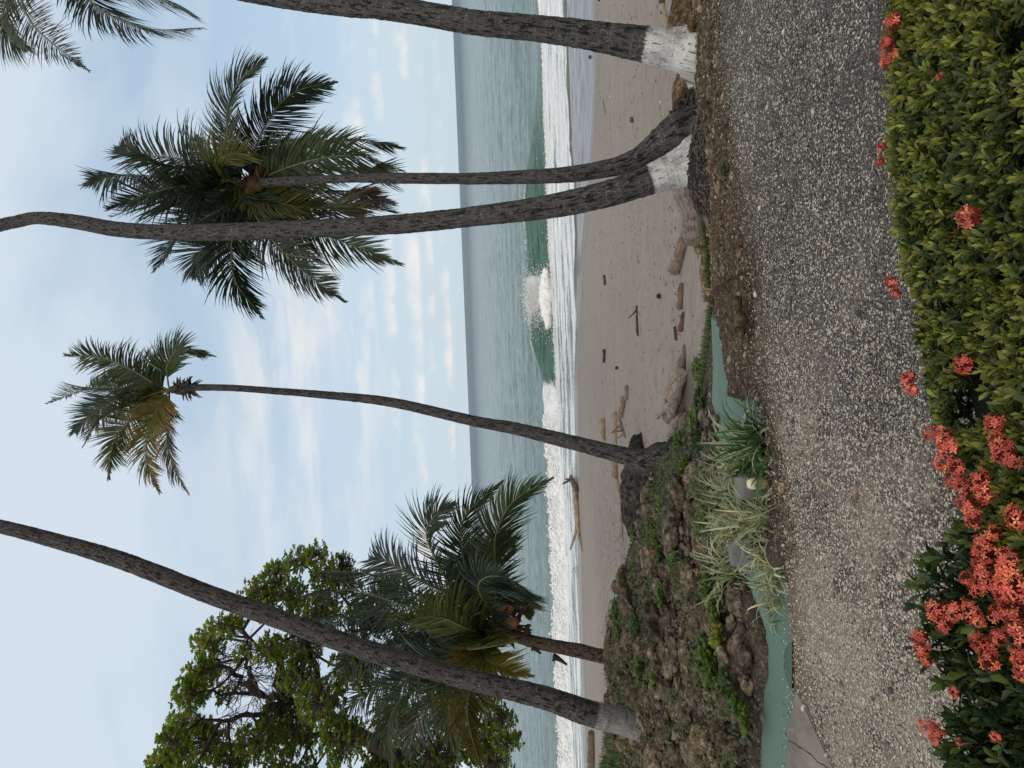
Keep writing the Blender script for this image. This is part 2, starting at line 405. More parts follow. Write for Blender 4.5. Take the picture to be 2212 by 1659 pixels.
def gravel(t, p, out):
    v = t.pos(); vw = t.vmath('ADD', v, t.vmath('SCALE', t.n('ShaderNodeTexNoise', i_Scale=25.0).outputs['Color'], .012))
    a = t.vor(vw, 58); b = t.vor(vw, 120); s1 = t.n('ShaderNodeSeparateColor'); t.set(s1.inputs[0], a.outputs['Color'])
    s2 = t.n('ShaderNodeSeparateColor'); t.set(s2.inputs[0], b.outputs['Color'])
    spx = t.n('ShaderNodeSeparateXYZ'); t.set(spx.inputs[0], v)
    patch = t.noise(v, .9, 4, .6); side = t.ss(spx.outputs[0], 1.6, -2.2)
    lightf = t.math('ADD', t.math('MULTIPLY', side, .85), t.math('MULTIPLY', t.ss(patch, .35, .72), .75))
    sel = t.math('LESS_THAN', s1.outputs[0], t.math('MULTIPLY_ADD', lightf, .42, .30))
    sel2 = t.math('LESS_THAN', s2.outputs[0], t.math('MULTIPLY_ADD', lightf, .42, .32))
    dark = t.mix(s1.outputs[1], (.068, .068, .070), (.185, .182, .178)); lite = t.mix(s1.outputs[2], (.34, .305, .25), (.62, .57, .48))
    dark2 = t.mix(s2.outputs[1], (.05, .048, .046), (.145, .138, .13)); lite2 = t.mix(s2.outputs[2], (.27, .24, .195), (.54, .495, .41))
    c1 = t.mix(sel, dark, lite); c2 = t.mix(sel2, dark2, lite2)
    big = t.math('GREATER_THAN', s1.outputs[1], .42)
    bc = t.mix(big, c2, c1)
    edge = t.mix(big, t.ss(b.outputs['Distance'], .72, .42), t.ss(a.outputs['Distance'], .66, .40))
    bc = t.mix(edge, (.03, .028, .025), bc)
    h = t.mix(big, t.math('SUBTRACT', .7, b.outputs['Distance']), t.math('SUBTRACT', 1.1, a.outputs['Distance']))
    brown = t.math('MULTIPLY', t.ss(t.noise(v, 2.2, 6, .7), .52, .78), .55)
    bc = t.mix(brown, bc, (.10, .075, .055))
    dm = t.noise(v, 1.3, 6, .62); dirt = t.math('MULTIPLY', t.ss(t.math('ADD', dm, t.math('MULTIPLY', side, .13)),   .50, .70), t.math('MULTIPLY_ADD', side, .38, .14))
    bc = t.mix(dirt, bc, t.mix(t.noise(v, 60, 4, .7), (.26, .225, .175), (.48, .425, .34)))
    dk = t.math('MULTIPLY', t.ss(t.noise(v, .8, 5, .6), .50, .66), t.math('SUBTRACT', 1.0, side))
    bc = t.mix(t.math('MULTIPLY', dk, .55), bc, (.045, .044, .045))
    bc = t.mix(1, bc, t.attr('col', 'Color'), 'MULTIPLY')
    pset(t, p, bc, .85, t.bump(h, 1, .012), .2)
M['gravel'] = material('gravel', gravel)
def pebble(t, p, out):
    pset(t, p, t.mix(1, t.attr('col', 'Color'), t.ramp(t.noise(t.pos(), 60, 3), [(.3, .75), (.7, 1.2)]), 'MULTIPLY'), .8, None, .25)
M['pebble'] = material('pebble', pebble)
def teal(t, p, out):
    v = t.pos(); n = t.noise(v, 1.7, 5, .6); n2 = t.noise(v, 30, 4, .7)
    bc = t.mix(n, (.082, .150, .125), (.115, .190, .158)); bc = t.mix(t.math('MULTIPLY', t.ss(n2, .60, .72), .5), bc, (.06, .075, .06)); bc = t.mix(t.math('MULTIPLY', t.ss(t.noise(v, 5, 6, .7), .56, .72), .55), bc, (.13, .125, .10))
    bc = t.mix(1, bc, t.attr('col', 'Color'), 'MULTIPLY')
    pset(t, p, bc, .62, t.bump(n2, .35, .006), .3)
M['teal'] = material('teal_painted_concrete', teal)
def concrete(t, p, out):
    v = t.pos(); n = t.noise(v, 2.4, 7, .65); n2 = t.noise(v, 45, 5, .7)
    bc = t.ramp(n, [(.3, (.13, .11, .095)), (.7, (.25, .225, .20))]); bc = t.mix(t.math('MULTIPLY', t.ss(n2, .6, .7), .5), bc, (.36, .35, .32))
    bc = t.mix(t.ss(n2, .36, .28), bc, (.05, .045, .04)); ck = t.vor(t.mapping(t.vmath('ADD', v, t.vmath('SCALE', t.n('ShaderNodeTexNoise', i_Scale=3.0).outputs['Color'], .15)), (1, .8, 1), loc=(.3, .2, .35)), .8, 'DISTANCE_TO_EDGE').outputs['Distance']; bc = t.mix(t.ss(ck, .006, .002), bc, (.03, .027, .024)); bc = t.mix(1, bc, t.attr('col', 'Color'), 'MULTIPLY')
    pset(t, p, bc, .9, t.bump(n2, .6, .01), .2)
M['concrete'] = material('weathered_concrete', concrete)
def sand(t, p, out):
    v = t.pos(); s = t.n('ShaderNodeSeparateXYZ'); t.set(s.inputs[0], v)
    n = t.noise(t.mapping(v, (.22, 1.2, 1)), 1.0, 6, .6, .3); n2 = t.noise(t.mapping(v, (.35, 4, 1), rot=(0, 0, R(3))), 2.4, 6, .65, .3); fine = t.noise(v, 60, 3, .7)
    mid = t.noise(v, 3.5, 5, .65)
    bc = t.mix(n, (.225, .20, .17), (.325, .292, .252)); bc = t.mix(t.math('MULTIPLY', t.ss(n2, .52, .66), .45), bc, (.155, .132, .11))
    bc = t.mix(t.math('MULTIPLY', fine, .25), bc, (.20, .18, .155))
    wet = t.attr('col', 'Color'); sw = t.n('ShaderNodeSeparateColor'); t.set(sw.inputs[0], wet)
    wf = sw.outputs[0]; foot = sw.outputs[1]
    bc = t.mix(t.math('MULTIPLY', wf, .75), bc, (.145, .115, .09))
    ft = t.noise(t.mapping(v, (1, .8, 1)), 4.2, 3, .55)
    bc = t.mix(t.math('MULTIPLY', t.math('MULTIPLY', foot, t.ss(ft, .52, .36)), .55), bc, (.10, .082, .068))
    h = t.math('ADD', t.math('MULTIPLY', mid, .5), t.math('ADD', t.math('MULTIPLY', fine, .1), t.math('MULTIPLY', t.math('MULTIPLY', foot, ft), 3.2)))
    pset(t, p, bc, t.math('SUBTRACT', .93, t.math('MULTIPLY', wf, .66)), t.bump(h, .45, .05), .3)
M['sand'] = material('sand', sand)
def seam(t, p, out):
    v = t.pos(); a = t.attr('col', 'Color'); s = t.n('ShaderNodeSeparateColor'); t.set(s.inputs[0], a)
    foam, green, shallow = s.outputs
    far = t.n('ShaderNodeSeparateXYZ'); t.set(far.inputs[0], v)
    w1 = t.noise(t.mapping(v, (.45, 1.6, 1)), .55, 5, .6, .2); w2 = t.noise(t.mapping(v, (.8, 3.2, 1)), 1.5, 4, .6)
    w3 = t.noise(t.mapping(v, (.02, .09, 1)), 1.0, 6, .7); w0 = t.noise(t.mapping(v, (.1, .42, 1)), .9, 5, .6, .3)
    wb = t.mix(w1, (.12, .20, .205), (.26, .345, .35))
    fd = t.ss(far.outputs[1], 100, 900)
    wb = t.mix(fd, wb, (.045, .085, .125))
    wb = t.mix(green, wb, t.mix(t.noise(t.mapping(v, (.5, 1, 3)), 1.6, 4, .6, .8), (.055, .145, .120), (.14, .27, .23)))
    wb = t.mix(shallow, wb, (.19, .165, .15))
    h = t.math('ADD', t.math('ADD', t.math('MULTIPLY', w1, .8), t.math('MULTIPLY', w2, .3)), t.math('MULTIPLY', w0, 4.5))
    h = t.math('ADD', h, t.math('MULTIPLY', w3, t.math('MULTIPLY', fd, 60)))
    calm = t.math('SUBTRACT', 1.0, t.math('MULTIPLY', shallow, .97))
    h = t.math('MULTIPLY', h, calm)
    nrmw = t.bump(h, .95, .75)
    pset(t, p, wb, t.math('MULTIPLY_ADD', fd, .12, .12), nrmw, .5); p.inputs['IOR'].default_value = 1.33
    fb = t.n('ShaderNodeBsdfPrincipled')
    f1 = t.noise(t.mapping(v, (.55, 1.5, 1)), 1.3, 8, .72, .6); f2 = t.noise(v, 7, 5, .7)
    f3 = t.noise(t.mapping(v, (.38, .85, 1)), 1.1, 8, .7, 1.6)
    fm = t.math('SUBTRACT', foam, t.math('ADD', t.math('ADD', t.math('MULTIPLY', f1, .55), t.math('MULTIPLY', f3, .45)), t.math('MULTIPLY', t.math('SUBTRACT', f2, .5), .5)))
    mask = t.ss(fm, -.07, .13)
    t.set(fb.inputs['Base Color'], t.mix(t.ss(t.math('ADD', t.math('MULTIPLY', f1, .6), t.math('MULTIPLY', f2, .5)), .40, .68), (.55, .62, .68), (.95, .96, .96))); fb.inputs['Roughness'].default_value = .8
    t.set(fb.inputs['Normal'], t.bump(t.math('ADD', f1, t.math('MULTIPLY', f2, .5)), 1.0, .14))
    mx = t.n('ShaderNodeMixShader'); t.set(mx.inputs[0], mask); link(t.nt, p.outputs[0], mx.inputs[1]); link(t.nt, fb.outputs[0], mx.inputs[2])
    link(t.nt, mx.outputs[0], out.inputs[0])
M['sea'] = material('sea_water', seam)
def foamm(t, p, out):
    v = t.pos(); n = t.noise(v, 2.4, 7, .7); pset(t, p, t.mix(n, (.80, .82, .82), (.95, .95, .93)), .85, t.bump(n, .7, .12), .1)
M['foam'] = material('breaking_foam', foamm)
def plain(name, c, rough=.6, spec=.3):
    return material(name, lambda t, p, o: pset(t, p, t.mix(t.noise(t.obj(), 12, 4), tuple(k*.85 for k in c), tuple(min(1, k*1.12) for k in c)), rough, None, spec))
M['husk'] = material('coconut_husk', lambda t, p, o: pset(t, p, t.mix(1, t.mix(t.noise(t.obj(), 6, 6, .7), (.5, .5, .5), (1.5, 1.4, 1.3)), t.attr('col', 'Color'), 'MULTIPLY'), .85, t.bump(t.noise(t.obj(), 30, 4), .6, .01), .2))
M['cream'] = plain('cream_plastic', (.62, .60, .44), .35, .5)
M['lens'] = plain('yellowed_lens', (.42, .40, .25), .3, .5)
M['rust'] = plain('rusty_iron', (.05, .028, .02), .9)

# ------------------------------------------------------------------ terrain functions
SEA = -4.4
def interp(x, tab):
    tab = sorted(tab); return np.interp(x, [a for a, b in tab], [b for a, b in tab])
_yw = [(-60, 47), (-24, 49.5), (-14, 48.6), (-5, 47.4), (0, 46.6), (3.7, 44.6), (6, 43), (9, 40.5), (11.5, 38), (15, 36.4), (24, 35.4), (60, 35)]
def y_water(x): return interp(x, _yw)
def z_beach(x, y):
    yw = y_water(x); tt = (y-12)/(yw-12)
    return -2.0+(SEA+2.0)*tt+.03*fbm(x*.35, y*.6, 0, 3)+.012*fbm(x*1.7, y*2.3, 5, 3)
# crest of the bank, from points seen along its edge, each with its own height
_cr = [(1500, -60, -.15), (1500, 60, -.15), (1502, 170, -.15), (1506, 260, -.18), (1520, 400, -.22), (1530, 520, -.3), (1532, 620, -.42), (1520, 700, -.62), (1510, 780, -.78),
       (1503, 860, -.85), (1478, 950, -.95), (1420, 1020, -.95), (1392, 1080, -.85), (1372, 1150, -.8), (1350, 1210, -.75), (1332, 1280, -.7), (1318, 1340, -.7), (1310, 1400, -.7), (1314, 1480, -.7), (1322, 1540, -.75), (1318, 1600, -.8), (1310, 1700, -.8)]
_cp = [atz(*q) for q in _cr]
_cx = sorted([(p[0], p[1], p[2]) for p in _cp])
_cx = [(-60, _cx[0][1]+2, -.8)]+_cx+[(60, _cx[-1][1], -.15)]
def y_crest(x): return np.interp(x, [a[0] for a in _cx], [a[1] for a in _cx])
def z_crest(x): return np.interp(x, [a[0] for a in _cx], [a[2] for a in _cx])
_pe = [(1546, -200), (1546, 0), (1552, 120), (1566, 250), (1592, 400), (1616, 520), (1632, 620), (1640, 700), (1642, 800), (1652, 880), (1668, 960), (1686, 1050), (1700, 1150), (1708, 1250), (1714, 1350), (1716, 1480), (1716, 1800)]
_pp = sorted([tuple(atz(a, b, 0)[:2]) for a, b in _pe])
_pp = [(-60, _pp[0][1])]+_pp+[(60, _pp[-1][1])]
def y_path(x): return np.interp(x, [a[0] for a in _pp], [a[1] for a in _pp])
def teal_z(x): return np.interp(x, [-1.6, -.4, .2], [-.10, -.26, -.32])
def on_teal(X, Y):
    z = -.2
    for _ in range(8): p = atz(X, Y, z); z = float(teal_z(p[0]))
    return atz(X, Y, z)
T1 = [(1541, 700), (1546, 800), (1545, 870), (1560, 905), (1562, 950), (1590, 1010), (1610, 1080), (1700, 1080), (1700, 900), (1668, 862), (1636, 868), (1607, 856), (1585, 812), (1572, 790), (1569, 745), (1558, 712)]
T2 = [(1608, 1215), (1616, 1262), (1628, 1300), (1644, 1345), (1658, 1390), (1658, 1450), (1652, 1520), (1646, 1600), (1642, 1700), (1640, 1800), (1745, 1800), (1742, 1660), (1738, 1482), (1738, 1480), (1736, 1290), (1716, 1230)]
T1w = np.array([on_teal(*q)[:2] for q in T1]); T2w = np.array([on_teal(*q)[:2] for q in T2])
def sdpoly(x, y, poly):
    d_ = np.full(np.shape(x), 1e9); ins = np.zeros(np.shape(x), bool); n = len(poly)
    for i in range(n):
        a = poly[i]; b = poly[(i+1) % n]; e = b-a
        px, py = x-a[0], y-a[1]; h = np.clip((px*e[0]+py*e[1])/(e@e), 0, 1)
        d_ = np.minimum(d_, np.hypot(px-e[0]*h, py-e[1]*h))
        c = ((a[1] > y) != (b[1] > y)) & (x < (b[0]-a[0])*(y-a[1])/((b[1]-a[1]) if b[1] != a[1] else 1e-9)+a[0])
        ins ^= c
    return np.where(ins, -d_, d_)
def z_bank(x, y, detail=True):
    x = np.asarray(x, float); y = np.asarray(y, float)
    yp, yc, zc = y_path(x), y_crest(x), z_crest(x)
    tt = (y-yp)/(yc-yp)
    z = np.where(tt < 0, -.06*sstep(-(y-yp), .05, .3), zc*np.clip(tt, 0, 1)**1.6)
    left = sstep(x, .6, -1.5)
    if detail:
        amp = sstep(tt, .0, .12)
        z = z+amp*((.03+.09*left)*fbm(x*1.6, y*1.6, 1, 4)+.03*fbm(x*7, y*7, 2, 3))
        z = z-.07*sstep(tt, .01, .04)*(1-left)*(x < .9)
    over = y-yc-(fbm(x*2.2, 3, 0, 3)*.18 if detail else 0)
    drop = sstep(over, 0, np.where(left > .5, 1.1, .55)+0*x)
    zb = z_beach(x, y)-.25
    z = z*(1-drop)+zb*drop
    if detail:
        j = fbm(x*5, y*5, 9, 4)*.07
        for poly in (T1w, T2w):
            sd = sdpoly(x, y, poly)+j
            k = sstep(sd, .05, -.04)
            z = z*(1-k)+(teal_z(x)-.14)*k
    return z
def ground(x, y): return np.maximum(z_bank(x, y), np.where(np.asarray(y) > 7.0, z_beach(x, y), -9))
def bank_at(X, Y): return march(X, Y, lambda x, y: z_bank(x, y), 3, 40)
def any_at(X, Y): return march(X, Y, ground, 5, 60)
def beach_at(X, Y): return march(X, Y, z_beach, 8, 70)

def grid(xs, ys, zf, colf=None):
    XX, YY = (xs, ys) if xs.ndim == 2 else np.meshgrid(xs, ys)
    Z = zf(XX, YY); V = np.stack([XX, YY, Z], -1).reshape(-1, 3); ny, nx = XX.shape
    i = np.arange(ny-1)[:, None]*nx; j = np.arange(nx-1)[None]
    F = np.stack([i+j, i+j+1, i+nx+j+1, i+nx+j], -1).reshape(-1, 4)
    c = None if colf is None else colf(XX, YY).reshape(-1, 3)
    mb = MB(); mb.add(V, F, c); return mb

# ground sheet under everything, gravel path, bank, beach, sea
g = MB(); g.add([(-400, -200, -9), (400, -200, -9), (400, 60, -9), (-400, 60, -9)], [[0, 1, 2, 3]])
tag(g.build('ground', M['soil']), kind='structure')
xs = np.linspace(-14, 14, 561); tys = np.linspace(0, 1, 121)
XX = np.repeat(xs[None], 121, 0); YY = -6+(y_path(XX)+.02+.05*fbm(XX*4, XX*0+1, 0, 3)+6)*np.repeat(tys[:, None]**.6, 561, 1)
def pathc(x, y):
    k = sstep(y-y_path(x)+.12*fbm(x*6, y*6, 0, 3), -.35, .05)[..., None]
    return (1-k)*np.ones(3)+k*np.array((.62, .52, .43))
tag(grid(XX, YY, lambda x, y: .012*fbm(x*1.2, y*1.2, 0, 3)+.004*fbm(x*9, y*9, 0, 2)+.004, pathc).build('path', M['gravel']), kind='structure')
xs = np.concatenate([np.arange(-30, -14, .25), np.arange(-14, -3.2, .055), np.arange(-3.2, 3.4, .024), np.arange(3.4, 12, .08)])
ys = np.concatenate([np.arange(5.0, 9.5, .024), np.arange(9.5, 26, .075)])
def bankc(x, y):
    r_ = sstep(x, -.2, .8)[..., None]; near = sstep(y_crest(x)-y, 1.2, .2)[..., None]
    c = np.ones(3)*(1-r_)+np.array((1.05, .92, .82))*r_
    tan = (r_*near*sstep(x, 2.2, 1.2)[..., None]); c = c*(1-tan)+np.array((2.2, 1.95, 1.55))*tan
    return c
bk = grid(xs, ys, z_bank, bankc).build('bank_ground', M['soil']); tag(bk, kind='structure')
xs = np.linspace(-70, 70, 561); ys = np.linspace(6.5, 54, 381)
def sandc(x, y):
    wet = sstep(y_water(x)-y, 5.2, .8); foot = np.clip(sstep(x, -2, -7)*sstep(y, 17, 21)*sstep(y_water(x)-y, 9, 15), 0, 1)+.42*sstep(y, 34, 15)
    return np.stack([wet, np.clip(foot, 0, 1), 0*x], -1)
tag(grid(xs, ys, z_beach, sandc).build('beach', M['sand']), kind='structure')

# sea
def breaker_y(x): return 57.0+.02*x+.8*np.sin(x*.12)
def sea_h(x, y):
    z = SEA+0*x; yw = y_water(x)
    out = sstep(y, 50, 75)
    z = z+out*(.12*np.sin(y*.55+.35*np.sin(x*.09)+.6*fbm(x*.08, y*.1, 0, 3)*4)+.17*fbm(x*.22, y*.9, 3, 4)+.10*fbm(x*.7, y*2.2, 6, 3))*np.exp(-np.maximum(0, y-150)/160)
    yb = breaker_y(x); s = y-yb
    hR = 1.62*sstep(x, 27, 12)*sstep(x, -4.5, 4)*(1+.13*fbm(x*.16, 5, 0, 3))+.35*sstep(x, 12, 34)
    face = np.where(s < 0, np.exp(-(s/.75)**2), np.exp(-(s/2.9)**2))
    z = z+hR*face*(1+.10*fbm(x*.35, 1, 0, 3))
    hL = .85*sstep(x, 1.0, -3.5)
    sl_ = y-(yb-.2)
    z = z+hL*np.exp(-(sl_/1.1)**4)*(1+.35*fbm(x*1.1, y*1.1, 4, 4))
    mid = sstep(y, yw, yw+3)*sstep(yb-y, -.5, 2)
    z = z+mid*(.07*fbm(x*.9, y*1.4, 8, 4)+.04)
    return z-.0*s+.02
def sea_c(x, y):
    yb = breaker_y(x); s = y-yb; yw = y_water(x); j = fbm(x*.5, y*.9, 2, 4); jx = fbm(x*.35, y*.2, 12, 3)
    near = yw+np.interp(x, [0, 4, 9, 14, 26], [0, .4, 3.0, 7.4, 8.6])      # front edge of the foam sheet
    fo = sstep(y+j*1.0, near-.2, near+.5)*sstep(s, .15, -.9)
    rich = np.interp(x, [-4, 3, 8, 30], [.60, .64, .72, .80])*(.86+.14*sstep(s, -5, -1.5))
    streak = .26*fbm(x*.25, y*1.6, 3, 3)
    fo = fo*(rich+streak)*(1-.999*sstep(x, -2.5, 0)*sstep(x, 30, 24)*sstep(s, -1.75, -1.35))
    ridge = sstep(x, 2.0, -2.0)*np.exp(-((s+.2)/1.7)**4)*1.0
    spill = .95*np.exp(-((s+1.75)/.5)**2)*(x > -3)
    splash = np.exp(-((x-7.0)/1.6)**2)*np.exp(-((s+.3)/1.2)**2)*1.0
    lip = .42*np.exp(-(s/.35)**2)*sstep(jx, -.1, .4)
    fo = np.maximum.reduce([fo, ridge, splash, lip])
    edge = np.exp(-((y-yw-.25)/.22)**2)*.62*sstep(x, 10, 6)
    fo = np.maximum(fo, edge)
    gr = sstep(x, -5, 1)*sstep(x, 24, 13)*sstep(s, -1.6, -1.25)*sstep(s, .5, .1)+.25*sstep(y, 130, 60)*sstep(y, 56, 60)
    sh = sstep(near-y, -.8, .8)*sstep(x, 3, 8)
    back = sstep(y+j*2, near+7, near+9)*0
    return np.stack([np.clip(fo, 0, 1), np.clip(gr, 0, 1), np.clip(sh, 0, 1)], -1)
rows = list(np.arange(33.5, 64, .13))
while rows[-1] < 45000: rows.append(rows[-1]+max(.2, (rows[-1]-60)*.022))
rows = np.array(rows); tt = np.linspace(-1, 1, 641)
YY = np.repeat(rows[:, None], 641, 1); XX = tt[None]*(12+.72*YY)
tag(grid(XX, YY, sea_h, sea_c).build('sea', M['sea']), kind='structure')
# throwing lip and splash, lumpy white water
mb = MB(); V0, F0 = ICO[1]
def spray(n, x, sf, zf, rf):
    y = breaker_y(x)+sf; z = sea_h(x, y)+zf; q = V0[None]*np.array((1.5, 1, .8))*rf[:, None, None]*(1+.22*RNG.standard_normal((n, len(V0), 1)))
    q = q+np.stack([x, y, z], -1)[:, None]
    mb.add(q.reshape(-1, 3), (F0[None]+(np.arange(n)*len(V0))[:, None, None]).reshape(-1, 3))
U = RNG.uniform; NN = lambda s, n: RNG.normal(0, s, n)
spray(6500, -2.5-U(0, 50, 6500), U(-1.5, .9, 6500), np.abs(NN(.10, 6500)), U(.015, .08, 6500))
q, F_ = ICO[4]
for (cx_, sx_, sz_, cs_) in ((6.6, 1.25, .68, -1.1), (7.6, .9, .48, -1.1), (5.5, .9, .48, -1.2), (4.7, .6, .3, -1.3), (8.3, .5, .26, -1.2)):
    d_ = fbm(q[:, 0]*2+cx_, q[:, 1]*2, q[:, 2]*2, 3)*.30+np.abs(fbm(q[:, 0]*9, q[:, 1]*9, q[:, 2]*9+cx_, 3))*.30-.1; Q = q*(1+d_)[:, None]*np.array((sx_, .75, sz_)); xx = np.array([cx_])
    mb.add(Q+np.array((cx_, float(breaker_y(xx)[0])+cs_, SEA+.45)), F_)
spray(9000, 6.5+NN(1.0, 9000), U(-1.7, -.1, 9000), np.abs(NN(.26, 9000)), U(.008, .035, 9000))
spray(6000, U(-2, 30, 6000), -1.95+NN(.30, 6000), np.abs(NN(.05, 6000)), U(.01, .045, 6000))
spray(420, RNG.choice([14.5, 12.8, 3, 11.0], 420)+NN(.5, 420), NN(.10, 420), np.abs(NN(.07, 420)), U(.008, .028, 420))
tag(mb.build('white_water', M['foam']), 'foaming crest and spray of the breaking waves', 'foam', kind='stuff')

# ------------------------------------------------------------------ gravel pebbles, debris (uncountable)
def scatter_stones(n, pos, size, colf, name, mat, sub=1, flat=.6):
    V0, F0 = ICO[sub]; m_ = len(V0)
    Q = np.repeat(V0[None], n, 0)*(1+.22*RNG.standard_normal((n, m_, 1)))
    sc = size(n); Q = Q*sc[:, None, None]*np.stack([RNG.uniform(.8, 1.4, n), RNG.uniform(.6, 1, n), RNG.uniform(.4, .8, n)*flat/.6], -1)[:, None]
    a = RNG.uniform(0, 6.28, n); c, s = np.cos(a)[:, None], np.sin(a)[:, None]
    x = Q[..., 0]*c-Q[..., 1]*s; y = Q[..., 0]*s+Q[..., 1]*c
    Q = np.stack([x, y, Q[..., 2]], -1)+pos[:, None]
    F = (F0[None]+(np.arange(n)*m_)[:, None, None]).reshape(-1, 3)
    mb = MB(); mb.add(Q.reshape(-1, 3), F, np.repeat(colf(n, pos), m_, 0)); return mb.build(name, mat)
def grav_cols(n, pos):
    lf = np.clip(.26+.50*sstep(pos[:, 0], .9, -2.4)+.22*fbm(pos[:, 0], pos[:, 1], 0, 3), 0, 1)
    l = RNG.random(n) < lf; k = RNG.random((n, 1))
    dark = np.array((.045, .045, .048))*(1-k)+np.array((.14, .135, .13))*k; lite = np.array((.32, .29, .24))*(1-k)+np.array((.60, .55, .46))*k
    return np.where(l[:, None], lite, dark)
n = 52000
x = RNG.uniform(-4.2, 3.9, n); y = RNG.uniform(2.4, 8.2, n)
k = y < y_path(x)+.25*RNG.random(n); x, y = x[k], y[k]; n = len(x)
big = RNG.random(n)
pos = np.stack([x, y, .008+0*x], -1)
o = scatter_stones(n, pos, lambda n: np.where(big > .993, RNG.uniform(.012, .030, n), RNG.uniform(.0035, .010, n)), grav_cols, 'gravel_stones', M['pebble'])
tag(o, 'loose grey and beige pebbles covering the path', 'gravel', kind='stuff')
n = 3200
x = RNG.uniform(-1.5, 5.5, n); y = y_path(x)+RNG.random(n)**1.5*(y_crest(x)-y_path(x))
pos = np.stack([x, y, z_bank(x, y)], -1)
o = scatter_stones(n, pos, lambda n: RNG.uniform(.006, .022, n)*np.where(RNG.random(n) > .97, 2.2, 1), lambda n, p: np.where(RNG.random((n, 1)) < .45, np.array((.26, .235, .19)), np.array((.11, .09, .07)))*RNG.uniform(.6, 1.2, (n, 1)), 'stony_rubble', M['pebble'])
tag(o, 'small loose stones in the soil between path and beach', 'rubble', kind='stuff')
def flakes(n, pos, L, W, colf, curl=.3):
    # thin bent leaf or stick scraps
    a = RNG.uniform(0, 6.28, n); l = L(n); w_ = W(n); zz = RNG.uniform(0, curl, n)*l
    dx_ = np.stack([np.cos(a), np.sin(a), RNG.uniform(-.15, .15, n)], -1); sx = np.stack([-np.sin(a), np.cos(a), RNG.uniform(-.5, .5, n)], -1)
    e = np.zeros((n, 6, 3)); up = np.array((0, 0, 1.0))
    for q, (u, s, h) in enumerate(((-.5, 0, 0), (0, -.5, 1), (0, .5, 1), (.5, 0, 0), (.12, -.3, .9), (.12, .3, .9))):
        e[:, q] = pos+dx_*(u*l)[:, None]+sx*(s*w_)[:, None]+up*(h*zz)[:, None]
    F = np.array([[0, 1, 2], [1, 4, 2], [4, 5, 2], [4, 3, 5]])
    F = (F[None]+(np.arange(n)*6)[:, None, None]).reshape(-1, 3)
    mb = MB(); mb.add(e.reshape(-1, 3), F, np.repeat(colf(n), 6, 0)); return mb
n = 5200
x = RNG.uniform(-1.4, 5.5, n); y = y_path(x)-.15+RNG.random(n)**1.3*1.5
pos = np.stack([x, y, z_bank(x, y)+.012], -1)
brown = lambda n: np.array((.12, .082, .055))*RNG.uniform(.4, 1.9, (n, 1))*RNG.uniform(.8, 1.2, (n, 3))
mb = flakes(n, pos, lambda n: RNG.uniform(.02, .09, n), lambda n: RNG.uniform(.004, .018, n), brown)
tag(mb.build('leaf_litter', M['twig'], smooth=False), 'brown dead leaves and twigs scattered along the path edge', 'leaf litter', kind='stuff')
n = 260
x = RNG.uniform(-3.5, 3.6, n); y = RNG.uniform(2.3, 6.0, n); pos = np.stack([x, y, .03+0*x], -1)
mb = flakes(n, pos, lambda n: RNG.uniform(.02, .07, n)*np.where(RNG.random(n) > .85, 3.2, 1), lambda n: RNG.uniform(.004, .012, n)*np.where(RNG.random(n) > .85, 2, 1), lambda n: brown(n)*1.7, .15)
tag(mb.build('fallen_leaves', M['twig'], smooth=False), 'dry leaf scraps and thin twigs lying on the gravel', 'leaf litter', kind='stuff')
n = 9000
x = RNG.uniform(-13, -1.2, n); y = y_path(x)+.7+RNG.random(n)*(y_crest(x)-y_path(x)-.7)
kk = fbm(x*.8, y*.8, 30, 3) > -.1; x, y = x[kk], y[kk]; n = len(x)
pos = np.stack([x, y, z_bank(x, y)+RNG.uniform(.0, .14, n)], -1)
mb = flakes(n, pos, lambda n: RNG.uniform(.03, .13, n), lambda n: RNG.uniform(.005, .035, n), lambda n: brown(n)*1.25)
tag(mb.build('dry_bank_litter', M['twig'], smooth=False), 'dry brown leaves lying between the rocks of the bank', 'leaf litter', kind='stuff')
n = 7500
x = RNG.uniform(-30, 28, n); yw = y_water(x); rowsel = RNG.random(n)
y = 12+RNG.random(n)**1.6*(yw-15); ln = RNG.random(n) < .35
y = np.where(ln, np.interp(RNG.integers(0, 4, n), [0, 1, 2, 3], [16, 21, 27, 31])+.25*RNG.standard_normal(n)+.04*x, y)
pos = np.stack([x, y, z_beach(x, y)+.008], -1)
mb = flakes(n, pos, lambda n: RNG.uniform(.03, .22, n)*np.where(RNG.random(n) > .95, 1.9, .8), lambda n: RNG.uniform(.01, .035, n), lambda n: np.where(RNG.random((n, 1)) < .07, np.array((.5, .48, .42)), np.array((.05, .036, .026)))*RNG.uniform(.6, 1.6, (n, 1)), .12)
tag(mb.build('beach_debris', M['twig'], smooth=False), 'dark twigs and seaweed scraps scattered in lines over the sand', 'beach debris', kind='stuff')

